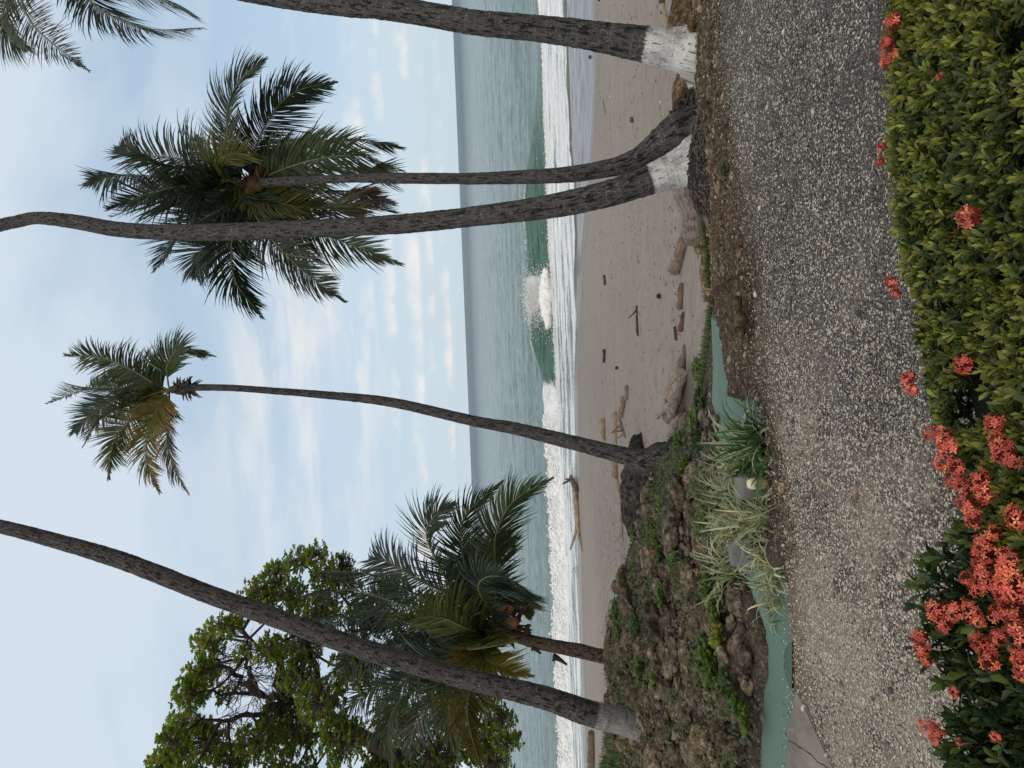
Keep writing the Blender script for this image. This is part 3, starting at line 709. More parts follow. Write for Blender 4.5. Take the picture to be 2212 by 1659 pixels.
# ------------------------------------------------------------------ teal concrete, grey slab
def slab(name, poly, zf, th, mat, label, cat, sub=None):
    pts = [p for p in poly]; n = len(pts)
    top = [(p[0], p[1], zf(p[0])) for p in pts]; bot = [(p[0], p[1], zf(p[0])-th) for p in pts]
    import bmesh
    bm = bmesh.new(); vt = [bm.verts.new(p) for p in top]; vb = [bm.verts.new(p) for p in bot]
    bm.faces.new(vt); bm.faces.new(vb[::-1])
    for i in range(n): bm.faces.new((vt[i], vb[i], vb[(i+1) % n], vt[(i+1) % n]))
    bmesh.ops.recalc_face_normals(bm, faces=bm.faces)
    bmesh.ops.bevel(bm, geom=[e for e in bm.edges if all(v in vt for v in e.verts)], offset=.012, segments=2, affect='EDGES')
    me = bpy.data.meshes.new(name); bm.to_mesh(me); bm.free()
    a = me.attributes.new('col', 'FLOAT_COLOR', 'POINT'); a.data.foreach_set('color', [1.0]*4*len(me.vertices))
    me.materials.append(mat); o = bpy.data.objects.new(name, me); COL.objects.link(o); return tag(o, label, cat)
def grow(poly, d_):
    c = poly.mean(0); return c+(poly-c)*(1+d_/np.linalg.norm(poly-c, axis=1, keepdims=True))
slab('painted_slab', [tuple(q) for q in grow(T1w, .12)], lambda x: float(teal_z(x)), .10, M['teal'], 'smooth teal painted concrete slab under the crumbling gravel edge, right of the striped grass', 'painted slab')
slab('painted_channel', [tuple(q) for q in grow(T2w, .10)], lambda x: float(teal_z(x)), .10, M['teal'], 'long teal painted concrete channel between the gravel and the rocks, left of the striped grass', 'painted channel')
# raised teal kerb piece beside the gravel, shade darkened into its colour
a_ = atz(1716, 1385, 0.0); b_ = atz(1716, 1490, 0.0); c_ = atz(1693, 1480, 0.0); d2 = atz(1688, 1392, 0.0)
mb = MB(); V = []
for p, h in ((a_, .02), (b_, .02), (c_, -.01), (d2, -.01)): V.append((p[0], p[1], h))
for p, h in ((a_, 0), (b_, 0), (c_, 0), (d2, 0)): V.append((p[0], p[1], -.25))
V = np.array(V); nseg = 14; W = []
for i in range(nseg+1):
    u = i/nseg; e1 = V[0]*(1-u)+V[1]*u; e2 = V[3]*(1-u)+V[2]*u; w_ = math.sin(math.pi*min(1, u*1.05))**.5*.9+.1
    for s in (0, .33, .66, 1): q = e1*(1-s*w_)+e2*s*w_; W.append((q[0], q[1], q[2]+.012*math.sin(s*3)))
    W.append((W[-1][0], W[-1][1], -.3))
W = np.array(W); i = np.arange(nseg)[:, None]*5; j = np.arange(4)[None]
mb.add(W, np.stack([i+j, i+j+1, i+6+j, i+5+j], -1).reshape(-1, 4), (.55, .62, .6))
tag(mb.build('kerb_flap', M['teal']), 'green painted wedge of concrete against the gravel edge, shade put into its colour', 'kerb piece')
gs = np.array([atz(X, Y, .016)[:2] for X, Y in ((1717, 1486), (1730, 1510), (1762, 1580), (1790, 1640), (1850, 1760), (1694, 1760), (1698, 1640), (1706, 1560))])
slab('concrete_slab', [tuple(q) for q in gs], lambda x: .016, .2, M['concrete'], 'cracked grey concrete paving wedge between teal channel and gravel', 'paving slab')

# ------------------------------------------------------------------ rocks
def put_rock(name, seed, loc, size, sc, label, cat='rock', group=None, rough=.25, pits=.08, col=(1, 1, 1), rz=0, sub=4, mat='rock'):
    col = tuple(min(k_, 2.6) for k_ in col)
    V, F = rock_shape(seed, sub, sc, rough, pits)
    V = (V@rotz(rz).T)*size
    mb = MB(); mb.add(V+np.asarray(loc), F, col)
    return tag(mb.build(name, M[mat], origin=loc), label, cat, group)
protos = []
gname = 'weathered rocks heaped on the bank'
random.seed(21); placed = []
for it in range(9000):
    if len(placed) >= 285: break
    X = random.uniform(1305, 1655); Y = random.uniform(1010, 1700)
    if Y < 1180 and X < 1380+ (1180-Y)*.3: continue
    p = bank_at(X, Y); x, y = p[0], p[1]
    if x < -12.5 or y > y_crest(x)+.25: continue
    if min(sdpoly(np.array([x]), np.array([y]), T1w)[0], sdpoly(np.array([x]), np.array([y]), T2w)[0]) < .16: continue
    dens = float(fbm(np.array([x*.45]), np.array([y*.45]), 40, 2)[0])
    if Y < 1230 and random.random() < .72: continue
    if dens < -.35 and random.random() < .6: continue
    r = random.choice((.07, .08, .10, .11, .13, .15, .19, .24))*random.uniform(.8, 1.2)*(1.0 if y > 9 else .75)
    if any((x-a)**2+(y-b)**2 < (.80*(r+c))**2 for a, b, c in placed): continue
    placed.append((x, y, r))
for k, (x, y, r) in enumerate(placed):
    z = float(z_bank(np.array([x]), np.array([y]))[0])+r*.36
    if k < 12:
        V, F = rock_shape(k*3.7+1, 4, (1.1, .8+.15*(k % 3), .58), .38, .18)
        mb = MB(); mb.add(V, F); o = mb.build('bank_rock', M['rock']); o.location = (x, y, z); protos.append(o)
    else:
        o = protos[k % 12].copy(); COL.objects.link(o); o.location = (x, y, z)
    o.scale = (r, r, r); o.rotation_euler = (random.uniform(-.3, .3), random.uniform(-.3, .3), random.uniform(0, 6.28))
    tag(o, 'brown pitted rock lying in the heap on the bank below the path', 'rock', gname)
n = 7500
x = RNG.uniform(-13, -.4, n); y = y_path(x)+.85+RNG.random(n)*(y_crest(x)-y_path(x)-.7)
pos = np.stack([x, y, z_bank(x, y)+RNG.uniform(-.01, .05, n)], -1)
o = scatter_stones(n, pos, lambda n: RNG.uniform(.015, .055, n)*np.where(RNG.random(n) > .9, 1.6, 1), lambda n, p: np.array((.10, .088, .07))*RNG.uniform(.35, 1.7, (n, 1)), 'bank_rubble', M['pebble'])
tag(o, 'small brown stones filling the gaps between the rocks of the bank', 'rubble', kind='stuff')
def rk(X, Y, px, lab, sc=(1, .8, .7), where='bank', dz=.2, col=(1, 1, 1), seed=None, name='rock', rz=0, rough=.22, **kw):
    p = bank_at(X, Y) if where == 'bank' else (beach_at(X, Y) if where == 'beach' else atz(X, Y, 0.0))
    s = px*(p[1]/FPX)/2; p = p+np.array((0, s*sc[1]*.5, s*sc[2]*dz))
    return put_rock(name, (X*.37+Y*.11) if seed is None else seed, p, s, sc, lab, 'rock', None, rough, .07, col, rz, **kw)
rk(1556, 1289, 34, 'rounded pale brown rock above the left end of the striped grass')
rk(1475, 1275, 30, 'pale lumpy rock among brown twigs on the bank', col=(1.7, 1.6, 1.5))
rk(1478, 1412, 42, 'white crusted coral rock in the middle of the bank', col=(2.6, 2.5, 2.4), rough=.35)
rk(1598, 1410, 62, 'large flat-topped rock just above the teal channel', sc=(1, .8, .62), col=(1.2, 1.1, 1))
rk(1530, 1600, 72, 'largest round rock at the left end of the bank', sc=(1, .9, .8), col=(1.3, 1.2, 1.1))
rk(1440, 1580, 60, 'broad rock below the foot of the big leaning palm', sc=(1.1, .8, .6), col=(1.1, 1, .95))
rk(1405, 1530, 46, 'round rock touching the foot of the big leaning palm', col=(1.1, 1, .95))
rk(1575, 1540, 50, 'brown block of rock between the round boulder and the teal channel', sc=(1, .8, .7))
rk(1372, 1260, 44, 'dark spongy rock on the crest of the bank left of the beach boulder', col=(.7, .68, .7))
rk(1568, 352, 62, 'smooth grey-green boulder half sunk in the gravel edge by the twin palms', sc=(1.1, .62, .42), dz=.25, col=(.75, .85, .75), rough=.10, where='path', rz=.1)
rk(1606, 700, 60, 'clod of dark matted earth on the crumbled gravel edge', sc=(1.1, .8, .4), dz=.3, col=(.8, .75, .7), where='path')
rk(1598, 660, 44, 'mossy earth lump beside the darkest clod at the gravel edge', sc=(1.1, .8, .4), dz=.2, col=(.7, .72, .55), where='path')
rk(1722, 1185, 20, 'single dark grey stone on the gravel below the hooked block', sc=(1, .8, .6), dz=.5, col=(.9, .95, 1.1), where='path', rough=.12)
rk(1855, 1070, 30, 'round stone at the hedge end of the gravel', sc=(1, .8, .5), dz=.4, col=(2.0, 1.9, 1.7), where='path', rough=.12)
rk(1655, 876, 16, 'small stone beside the teal slab corner', dz=.3, where='path')
rk(1695, 1055, 26, 'pale stone at the gravel edge below the light block', dz=.3, col=(2.6, 2.4, 2.1), where='path')
# tan clods at soil rim
rk(1530, 585, 60, 'tan sandstone ledge at the rim above the beach', sc=(2.0, .7, .45), col=(2.3, 2.1, 1.7), dz=0, rough=.18)
rk(1520, 520, 50, 'brown earthy boulder on the sand below the rim', sc=(1.2, .8, .62), where='beach', dz=.3, col=(1.1, 1.0, .8))
rk(1492, 215, 140, 'large brown boulder on the sand between the whitewashed palm and the twin palms', sc=(1.15, .7, .50), where='beach', dz=.0, col=(.80, .70, .56), rough=.16)
rk(1490, 30, 150, 'wide smooth brown boulder right of the whitewashed palm', sc=(1.3, .8, .42), where='beach', dz=.0, col=(.9, .78, .62), rough=.14)
rk(1506, 50, 34, 'rusty red-brown round stone beside the whitewashed palm foot', dz=.6, col=(1.3, .95, .8), rough=.12)
rk(1540, 318, 36, 'brown stone next to the bent twig between the two palm bases', dz=.3)
random.seed(5)
for k in range(46):
    Y = random.uniform(-20, 860); e0 = np.interp(Y, [0, 250, 400, 620, 860], [1506, 1512, 1532, 1552, 1580]); e1 = np.interp(Y, [0, 250, 400, 620, 860], [1550, 1570, 1598, 1630, 1636])
    X = random.uniform(e0, e1)
    if Y > 700 and X < 1580: continue
    put = bank_at(X, Y); s_ = random.choice((.02, .03, .035, .05, .065))*random.uniform(.8, 1.2); tone = random.choice(((1.9, 1.75, 1.45), (1.1, 1, .85), (.8, .78, .7), (1.4, 1.25, 1.05)))
    V, F = rock_shape(k*1.7, 3, (1.2, .8, .55), .24, .1); mb = MB(); mb.add((V@rotz(random.uniform(0, 3)).T)*s_+put+np.array((0, 0, s_*.2)), F, tone)
    tag(mb.build('stone', M['rock'], origin=put), 'small stone lying in the brown soil strip between the gravel and the beach', 'stone', 'stones scattered along the soil strip')
# big dark beach boulder
p = beach_at(1398, 1075); 
for q, (X, Y, L, sc, lab) in enumerate((( 1402, 1080, 168, (1.2, .55, .46), 'big dark grey ridged boulder on the sand behind the thin palm base'), (1390, 975, 92, (.9, .55, .46), 'pointed dark grey rock right of the big ridged boulder'))):
    p = beach_at(X, Y); s = L*p[1]/FPX/2
    V, F = rock_shape(3.3+q*5, 4, (1, 1, 1), .22, .1); V = V*np.array(sc); V[:, 2] += .10*fbm(V[:, 0]*3, V[:, 1]*9, 0, 3)
    mb = MB(); mb.add(V*s*1.0+p+np.array((0, s*.4, s*.16)), F, (.40, .46, .58)); tag(mb.build('beach_boulder', M['rock'], origin=p), lab, 'rock')

# ------------------------------------------------------------------ driftwood, coconuts
def log(X0, Y0, X1, Y1, w0, w1, lab, lift=0.0, bend=0.0, col=(1, 1, 1), name='driftwood_log', where='beach', knots=0, sides=12, cat='driftwood', lift2=None, branches=()):
    fn = beach_at if where == 'beach' else any_at
    a, b = fn(X0, Y0), fn(X1, Y1); s = a[1]/FPX
    r0, r1 = w0*a[1]/FPX/2, w1*b[1]/FPX/2
    a = a+np.array((0, 0, r0*.7+lift)); b = b+np.array((0, 0, r1*.7+(lift if lift2 is None else lift2)))
    mid = (a+b)/2+np.array((0, .0, 0))+np.cross(nrm(b-a), (0, 0, 1))*bend*np.linalg.norm(b-a)
    n_ = 26; path = crom([a, mid, b], n_); u = np.linspace(0, 1, n_)
    rad = r0*(1-u)+r1*u; rad = rad*(1+.10*np.sin(u*9+X0)+.06*np.sin(u*23+Y0)); rad[0] *= .72; rad[-1] *= .7
    path = path+np.stack([0*u, .0*u, .0*u], -1)
    mb = MB(); tube(mb, path, rad, sides, col, wob=max(r0, r1)*.42)
    for (u0, ang, ln, rr) in branches:
        i = int(u0*(n_-1)); d_ = nrm(b-a); sd = np.cross(d_, (0, 0, 1)); dv = d_*math.cos(ang)+np.array((0, 0, 1))*abs(math.sin(ang))*.8+sd*math.sin(ang)*.4
        q = crom([path[i], path[i]+dv*ln*.5, path[i]+dv*ln+np.array((0, 0, .1*ln))], 7); tube(mb, q, np.linspace(rr, rr*.5, 7), 7, col)
    return tag(mb.build(name, M['wood'], origin=(a+b)/2), lab, cat)
PALE = (1.12, 1.08, 1.05); TAN = (1.25, 1.12, .92); DRK = (.28, .24, .22)
log(1500, 392, 1524, 520, 60, 50, 'thick smooth grey driftwood log against the twin palm roots', where='bank', bend=-.05, lift=.0, col=(.72, .70, .70), sides=16)
log(1528, 425, 1534, 492, 20, 14, 'short dark driftwood stub under the thick smooth log', where='bank', col=(.55, .5, .48))
log(1488, 505, 1466, 585, 22, 26, 'grooved brown driftwood plank on the sand with a burnt end', col=(.72, .62, .52))
log(1481, 425, 1484, 515, 4, 4, 'straight bamboo-like stick lying beyond the thick smooth log', col=(1.1, .9, .6), name='stick')
log(1478, 395, 1480, 408, 14, 12, 'small cut block of wood behind the thick smooth log', col=TAN)
log(1432, 0, 1446, 58, 14, 11, 'pale stick on the sand right of the whitewashed palm', col=TAN, name='stick')
log(1436, -20, 1434, 30, 16, 10, 'black driftwood root right of the whitewashed palm', col=DRK)
log(1492, 785, 1469, 868, 22, 29, 'tan driftwood log, uppermost of the pale pile', col=(1.15, 1.05, .92), lift=.16)
log(1504, 805, 1478, 900, 29, 22, 'pale grey driftwood log, nearest of the pile', col=PALE, lift=.22)
log(1483, 818, 1454, 905, 20, 28, 'brown hollow driftwood log at the sea side of the pile', col=(.9, .8, .68))
log(1480, 825, 1460, 890, 15, 18, 'thin bowed driftwood pole in the middle of the pile', col=PALE, lift=.14, bend=.08)
log(1488, 870, 1454, 898, 13, 15, 'short pale driftwood branch lying across the pile', col=PALE, lift=.34)
log(1480, 885, 1452, 950, 20, 19, 'white driftwood trunk pointing from the pile to the thin palm', col=(1.15, 1.12, 1.08), lift=.04)
log(1494, 892, 1482, 940, 21, 28, 'brown splintered stump beside the driftwood pile', col=(.7, .6, .52))
log(1480, 745, 1480, 800, 9, 12, 'grey forked branch at the near end of the pile', col=(.85, .82, .8), branches=((.3, .5, .35, .04),))
log(1306, 903, 1308, 952, 14, 14, 'stubby yellowish log alone on the sand right of the thin palm', col=(1.4, 1.25, .95))
log(1357, 833, 1356, 862, 9, 10, 'small cut log end nearest the stubby brown log', col=(.8, .75, .7))
log(1352, 860, 1344, 898, 13, 14, 'stubby brown log lying alone on the sand', col=(.95, .82, .66))
log(1332, 890, 1332, 985, 12, 10, 'long tan log crossing behind the thin palm trunk', col=TAN)
log(1332, 985, 1334, 1030, 20, 12, 'cracked driftwood trunk left of the thin palm trunk', col=(1.0, .82, .66))
log(1333, 1028, 1347, 1120, 9, 6, 'bowed pale branch running along the dark boulder', col=(1.3, 1.2, 1.05), bend=-.05)
log(1344, 1118, 1346, 1172, 8, 3, 'pale forked branch end past the dark boulder', col=(1.3, 1.2, 1.05), branches=((.6, .7, .5, .05),))
log(1340, 905, 1352, 945, 8, 6, 'tangled bits of driftwood beside the long tan log', col=(.8, .7, .6), branches=((.3, .9, .5, .05), (.6, -.8, .4, .04), (.8, 1.2, .3, .03)))
log(1240, 1030, 1250, 1060, 13, 12, 'dark rooty end of the long beached trunk by the water', col=(.5, .42, .35), branches=((.1, 1.2, .8, .12), (.3, -1.0, .7, .10)))
log(1247, 1058, 1254, 1160, 15, 9, 'long bleached fallen trunk beached at the water edge', col=(1.3, 1.15, .92), branches=((.62, .25, 2.0, .12),))
log(1254, 1158, 1259, 1192, 8, 3, 'thin broken tip of the beached trunk', col=(1.3, 1.15, .95))
log(1246, 1225, 1248, 1250, 7, 3, 'dark knobbly stick near the water edge', col=(.5, .42, .36), name='stick')
log(1377, 660, 1380, 725, 5, 6, 'black curved branch on open sand', col=DRK, bend=.06, branches=((.12, .8, .35, .03),))
log(1307, 595, 1309, 615, 6, 6, 'small dark plank on open sand', col=DRK)
log(1308, 755, 1307, 783, 7, 6, 'dark bent log on open sand beyond the coconut', col=DRK)
log(1476, 612, 1473, 668, 12, 16, 'rounded brown slab of wood on the sand', col=(.62, .52, .42))
log(1478, 675, 1474, 715, 8, 14, 'reddish brown slab of wood on the sand', col=(.5, .32, .27))
log(1460, 706, 1463, 735, 7, 8, 'short black driftwood stub beside the reddish slab', col=DRK)
log(1303, 218, 1309, 246, 3, 4, 'thin pale crooked stick on the sand between the palms', col=PALE, name='stick')
log(1283, 1580, 1284, 1660, 16, 17, 'brown fallen log behind the grass patch', col=(.5, .42, .34))
def nut(X, Y, px, lab, col, sc=(1, 1, 1.0), name='coconut', where='beach', cat='coconut'):
    p = beach_at(X, Y) if where == 'beach' else atz(X, Y, 0.0); r = px*p[1]/FPX/2
    V, F = ICO[3]; V = V.copy(); V[:, 2] += .18*np.maximum(0, V[:, 0])**2; V = V*np.array(sc)*(1+.05*fbm(V[:, 0]*4+X, V[:, 1]*4, V[:, 2]*4, 3))[:, None]
    mb = MB(); mb.add(V*r+p+np.array((0, 0, r*.75)), F, col)
    for k in range(5):
        a = k*1.26; q = np.array((r*1.05, r*.25*math.cos(a), r*(.75+.3*math.sin(a)))); tube(mb, [p+q*.9, p+q*1.1+np.array((.0, 0, .01))], [r*.16, r*.05], 5, (.08, .05, .03))
    tag(mb.build(name, M['husk'], origin=p), lab, cat)
nut(1418, 288, 15, 'large reddish brown coconut husk on the sand left of the twin palms', (.07, .038, .028), (1.2, .9, .95))
nut(1368, 259, 10, 'grey hollow coconut husk on the sand between the palms', (.10, .085, .075), (1.4, .9, .9))
nut(1278, 124, 8, 'dark coconut at the water line left of the whitewashed trunk', (.05, .035, .028))
nut(1267, 32, 8, 'dark coconut lying in the shallow water at the far right', (.06, .045, .035))
nut(1427, 640, 11, 'black round coconut alone on the sand', (.03, .024, .02))
nut(1335, 795, 8, 'brown coconut in the middle of the sand', (.09, .05, .035))
nut(1296, 1, 5, 'tiny dark husk near the water at the right border', (.05, .035, .028))

# ------------------------------------------------------------------ palms
def frond_mesh(path, mb, leaf=.55, width=.028, n=124, col=(.035, .06, .03), hang=.5, roll=0.0, tipcol=None, spread=1.0, start=.10, seed=0, rr=.016, fwd=.55, brown=0.0):
    rg_ = np.random.default_rng(seed+5)
    pts = crom(path, 40)
    T = nrm(np.gradient(pts, axis=0)); up = np.array((0, 0, 1.0))
    S = np.cross(T, up); S[np.linalg.norm(S, axis=1) < .15] += np.array((.3, .1, 0)); S = nrm(S); N = nrm(np.cross(S, T))
    # keep the frame continuous
    for i in range(1, 40):
        if S[i]@S[i-1] < 0: S[i] = -S[i]; N[i] = -N[i]
    c, s = math.cos(roll), math.sin(roll)
    S, N = S*c+N*s, N*c-S*s
    u40 = np.linspace(0, 1, 40)
    tube(mb, pts, rr*(1.25-u40*1.1), 6, np.array((.16, .17, .06))*(1-brown)+np.array((.14, .08, .04))*brown)
    u = np.linspace(start, .995, n); f = u*39; i0 = np.minimum(f.astype(int), 38); q = (f-i0)[:, None]
    B = pts[i0]*(1-q)+pts[i0+1]*q; Tt = nrm(T[i0]*(1-q)+T[i0+1]*q); Ss = nrm(S[i0]*(1-q)+S[i0+1]*q); Nn = nrm(N[i0]*(1-q)+N[i0+1]*q)
    L = leaf*np.clip(np.sin(math.pi*np.clip((u*.86+.16), 0, 1))**.55, .28, 1)*(1-.45*sstep(u, .8, 1))
    for side in (-1, 1):
        l = L*rg_.uniform(.72, 1.15, n)*(1+.12*np.sin(u*31+seed))
        ang = fwd+.75*u**2+rg_.normal(0, .09, n)+.10*np.sin(u*17+seed*2+side)
        dirv = Ss*side*np.cos(ang)[:, None]*spread+Tt*np.sin(ang)[:, None]+Nn*(.32+rg_.normal(0, .05, n))[:, None]*spread
        dirv = nrm(dirv); k = 5; seg = np.linspace(0, 1, k)
        hg = hang*rg_.uniform(.75, 1.3, n)
        P_ = np.zeros((n, k, 3)); p = B.copy(); dcur = dirv.copy()
        for j in range(k):
            P_[:, j] = p
            dcur = nrm(dcur+np.array((0, 0, -1.0))*(hg*(.35+.6*seg[j]))[:, None]); p = p+dcur*(l/(k-1))[:, None]
        wd = np.array((.55, 1, .95, .66, .10))*width*.5; wtip = (1-.45*u)[:, None, None]
        wv = nrm(np.cross(P_[:, 2]-P_[:, 0], Nn+.001)); wv = nrm(wv+rg_.normal(0, .25, (n, 3)))
        V = np.stack([P_-wv[:, None]*wd[None, :, None]*wtip, P_+wv[:, None]*wd[None, :, None]*wtip], 2).reshape(n*k*2, 3)
        a = np.arange(n)[:, None]*k*2; b = np.arange(k-1)[None]*2
        F = np.stack([a+b, a+b+1, a+b+3, a+b+2], -1).reshape(-1, 4)
        base = np.array(col)*rg_.uniform(.7, 1.3, (n, 1))*np.ones((n, 3))
        tcl = np.array(col)*1.3 if tipcol is None else np.array(tipcol)
        cc = base[:, None]*(1-seg[None, :, None]**2)+tcl*(seg[None, :, None]**2)*rg_.uniform(.8, 1.2, (n, 1, 1))
        if brown < 1:
            dead = rg_.random(n) < .02; cc[dead] = np.array((.13, .09, .05))
        mb.add(V, F, np.repeat(cc[:, :, None], 2, 2).reshape(-1, 3))
def trunk(root, spec, name='trunk', split=None, flare=1.0, ring=.035, sides=28, white_col=(1, 1, 1), col=(1, 1, 1)):
    """spec: (X, Y, width px, depth) from foot to top. split = X (picture) below which the bark is whitewashed."""
    P3 = np.array([P(X, Y, d_) for X, Y, w_, d_ in spec]); rad = np.array([w_*d_/FPX/2 for X, Y, w_, d_ in spec])
    L = np.linalg.norm(np.diff(P3, axis=0), axis=1).sum(); n = int(L/.035)
    path = crom(P3, n); r = crom(np.stack([rad, rad*0, rad*0], -1), n)[:, 0]
    s = np.concatenate([[0], np.cumsum(np.linalg.norm(np.diff(path, axis=0), axis=1))])
    ph = s/.105+.55*fbm(s*1.3, s*0, 3, 2)
    saw = (ph % 1.0); r2 = r*(1+ring*(saw**3)-ring*.4)
    th = np.linspace(0, 2*math.pi, sides, endpoint=False)
    ragged = 1+.045*fbm(np.cos(th)[None]*2.5+s[:, None]*0, np.sin(th)[None]*2.5, s[:, None]*7, 3)+.045*fbm(np.cos(th)[None]*7, np.sin(th)[None]*7, s[:, None]*16, 2)
    # buttress roots where the foot flares
    k = sstep(s, .5, 0)[:, None]; ragged = ragged+k*.10*flare*np.sin(th*9+2*np.sin(th*2))[None]*sstep(s, .34, .02)[:, None]
    rr = r2[:, None]*ragged
    if split is None:
        mb = MB(); tube(mb, path, rr, sides, col); mb.build(name, M['bark'], root)
    else:
        XS = np.interp(s, np.concatenate([[0], np.cumsum(np.linalg.norm(np.diff(P3, axis=0), axis=1))]), [q[0] for q in spec])
        i = int(np.argmin(np.abs(XS-split)))
        mb = MB(); tube(mb, path[i:], rr[i:], sides, col); mb.build(name, M['bark'], root)
        k_ = i+2; top = np.clip((np.arange(k_)-(k_-9))/9, 0, 1); wcol = np.stack([np.full(k_, white_col[0]), top, 0*top], -1)
        mb = MB(); tube(mb, path[:k_], rr[:k_]*np.where(np.arange(k_) < i+1, 1.004, .98)[:, None], sides, wcol); mb.build('whitewashed_base', M['white'], root)
    return path
def root_mass(root, ctr, r, h, n=500, seed=1, col=(1, 1, 1), sx=1.0):
    V, F = ICO[4]; q = V*(1+.22*fbm(V[:, 0]*2+seed, V[:, 1]*2, V[:, 2]*2, 4))[:, None]*np.array((r*sx, r*.9, h))
    mb = MB(); mb.add(q+ctr, F, np.array(col)*.6)
    g_ = np.random.default_rng(seed); a = g_.uniform(0, 6.28, n); e = g_.uniform(-.1, 1.3, n)
    d0 = np.stack([np.cos(a)*np.cos(e)*r*sx, np.sin(a)*np.cos(e)*r*.9, np.sin(e)*h], -1); rad_ = g_.uniform(.9, 1.15, (n, 1))
    p0 = ctr+d0*rad_; out_ = nrm(d0); tan = np.stack([-np.sin(a), np.cos(a), 0*a], -1); L = g_.uniform(.08, .30, (n, 1)); dn = np.array((0, 0, -1.0))
    p1 = p0+out_*g_.uniform(.01, .09, (n, 1))+tan*L*g_.uniform(-.5, .5, (n, 1))+dn*L*.4; p2 = p0+out_*g_.uniform(.0, .10, (n, 1))+tan*L*g_.uniform(-.7, .7, (n, 1))+dn*L
    qtubes(mb, p0, p1, p2, g_.uniform(.007, .017, n), .004, 4, np.array(col)*g_.uniform(.5, 2.4, (n, 1)), 5)
    return mb.build('root_mass', M['roots'], root)
def fronds(root, crown, dep, lst, sd, leaf, width, rr=.016, n=124):
    """lst rows: list of (X, Y[, depth offset]) from crown outwards, options"""
    for k, (pts, o) in enumerate(lst):
        p3 = [crown] if o.get('root', True) else []
        m_ = len(pts)
        for i, q in enumerate(pts):
            dd = o.get('dd', 0.0)*((i+1)/m_); p3.append(P(q[0], q[1], dep+dd))
        mb = MB()
        kw = {a: b for a, b in o.items() if a in ('col', 'hang', 'roll', 'tipcol', 'spread', 'start', 'fwd', 'brown')}
        kw['roll'] = (1.1+.25*((k*7) % 3-1))*(1 if (k*5+sd) % 3 else -1)+kw.get('roll', 0)*.3; kw['hang'] = kw.get('hang', .5)*.62
        frond_mesh(p3, mb, leaf*o.get('ls', 1), width, int(n*o.get('nn', 1)), seed=sd*100+k, rr=rr, **kw)
        fo = mb.build('frond', M['frond'], root)
        if 'lab' in o: fo['label'] = o['lab']
def crown_heart(root, c, r, col=(.10, .06, .035), nuts=5, nr=.11, nutcol=(.10, .055, .03), nutname='coconut', sd=0, axis=(0, 0, 1)):
    g_ = np.random.default_rng(sd); mb = MB(); ax = nrm(np.array(axis, float))
    for _ in range(46):
        a = g_.uniform(0, 6.28); e = g_.uniform(-.9, 1.0); d0 = np.array((math.cos(a)*math.cos(e), math.sin(a)*math.cos(e), math.sin(e)))
        p0 = c-ax*r*g_.uniform(.2, 1.6); tube(mb, crom([p0, p0+d0*r*.8, p0+d0*r*1.5+np.array((0, 0, -.3*r))], 5), np.linspace(r*.20, r*.04, 5), 5, np.array(col)*g_.uniform(.3, 1.5), caps=False)
    V, F = ICO[3]; mb.add(V*np.array((r*.7, r*.7, r*1.2))*(1+.2*fbm(V[:, 0]*4, V[:, 1]*4, V[:, 2]*4, 3))[:, None]+c-ax*r*.5, F, np.array(col)*.6)
    mb.build('crown_heart', M['twig'], root)
    for k in range(nuts):
        a = g_.uniform(0, 6.28); p = c+np.array((math.cos(a)*r*1.1, math.sin(a)*r*1.1-.1, g_.uniform(-r*1.4, -r*.1)))
        mb = MB(); mb.add(V*np.array((1, 1, 1.25))*nr+p, F, np.array(nutcol)*g_.uniform(.6, 1.3)); mb.build(nutname, M['husk'], root)
DG = (.020, .036, .021); MG = (.034, .058, .022); YG = (.085, .092, .022); BR = (.075, .050, .040); BL = (.028, .050, .040); GY = (.12, .12, .028)

# A: the whitewashed palm at the right border
base = P(1499, 113, 7.85)
pa = tag(empty('coconut_palm', base), 'whitewashed palm nearest the right side, its dark trunk leaving the top of the view', 'palm tree')
trunk(pa, [(1512, 114, 150, 7.86), (1497, 113, 122, 7.85), (1484, 110, 104, 7.86), (1462, 107, 89, 7.87), (1430, 102, 79, 7.88), (1398, 97, 73, 7.9), (1277, 77, 60, 8.05), (1169, 63, 54, 8.2), (1026, 49, 51, 8.45), (978, 41, 50, 8.6), (844, 18, 50, 9.0), (737, 10, 47, 9.5), (629, -2, 43, 10.1), (504, -22, 38, 11), (380, -55, 33, 12.2), (250, -85, 29, 13.6), (120, -110, 26, 15)], split=1393)
ca = P(100, -112, 15)
fronds(pa, ca, 15, [
    ([(48, -20), (66, 45), (115, 95), (193, 153)], dict(col=DG, hang=.30, dd=-1.2, roll=.5)),
    ([(170, -40), (215, 20), (320, 62), (440, 60)], dict(col=DG, hang=.42, dd=-1, roll=-.4)),
    ([(30, -30), (5, 40), (20, 75), (55, 108)], dict(col=MG, hang=.3, dd=.8)),
    ([(190, -70), (290, -25), (380, 8), (425, 35)], dict(col=MG, hang=.4, dd=1.5)),
    ([(20, -80), (-40, -20), (-60, 60)], dict(col=DG, hang=.3, dd=1.0)),
    ([(60, -200), (20, -300), (30, -420)], dict(col=MG, hang=.4)), ([(160, -200), (200, -320), (300, -420)], dict(col=MG, hang=.4)),
    ([(0, -150), (-120, -200), (-200, -300)], dict(col=MG, hang=.3)), ([(-60, -120), (-180, -90)], dict(col=DG, hang=.3)),
], 1, .86, .034, .024)
crown_heart(pa, ca, .32, sd=1)

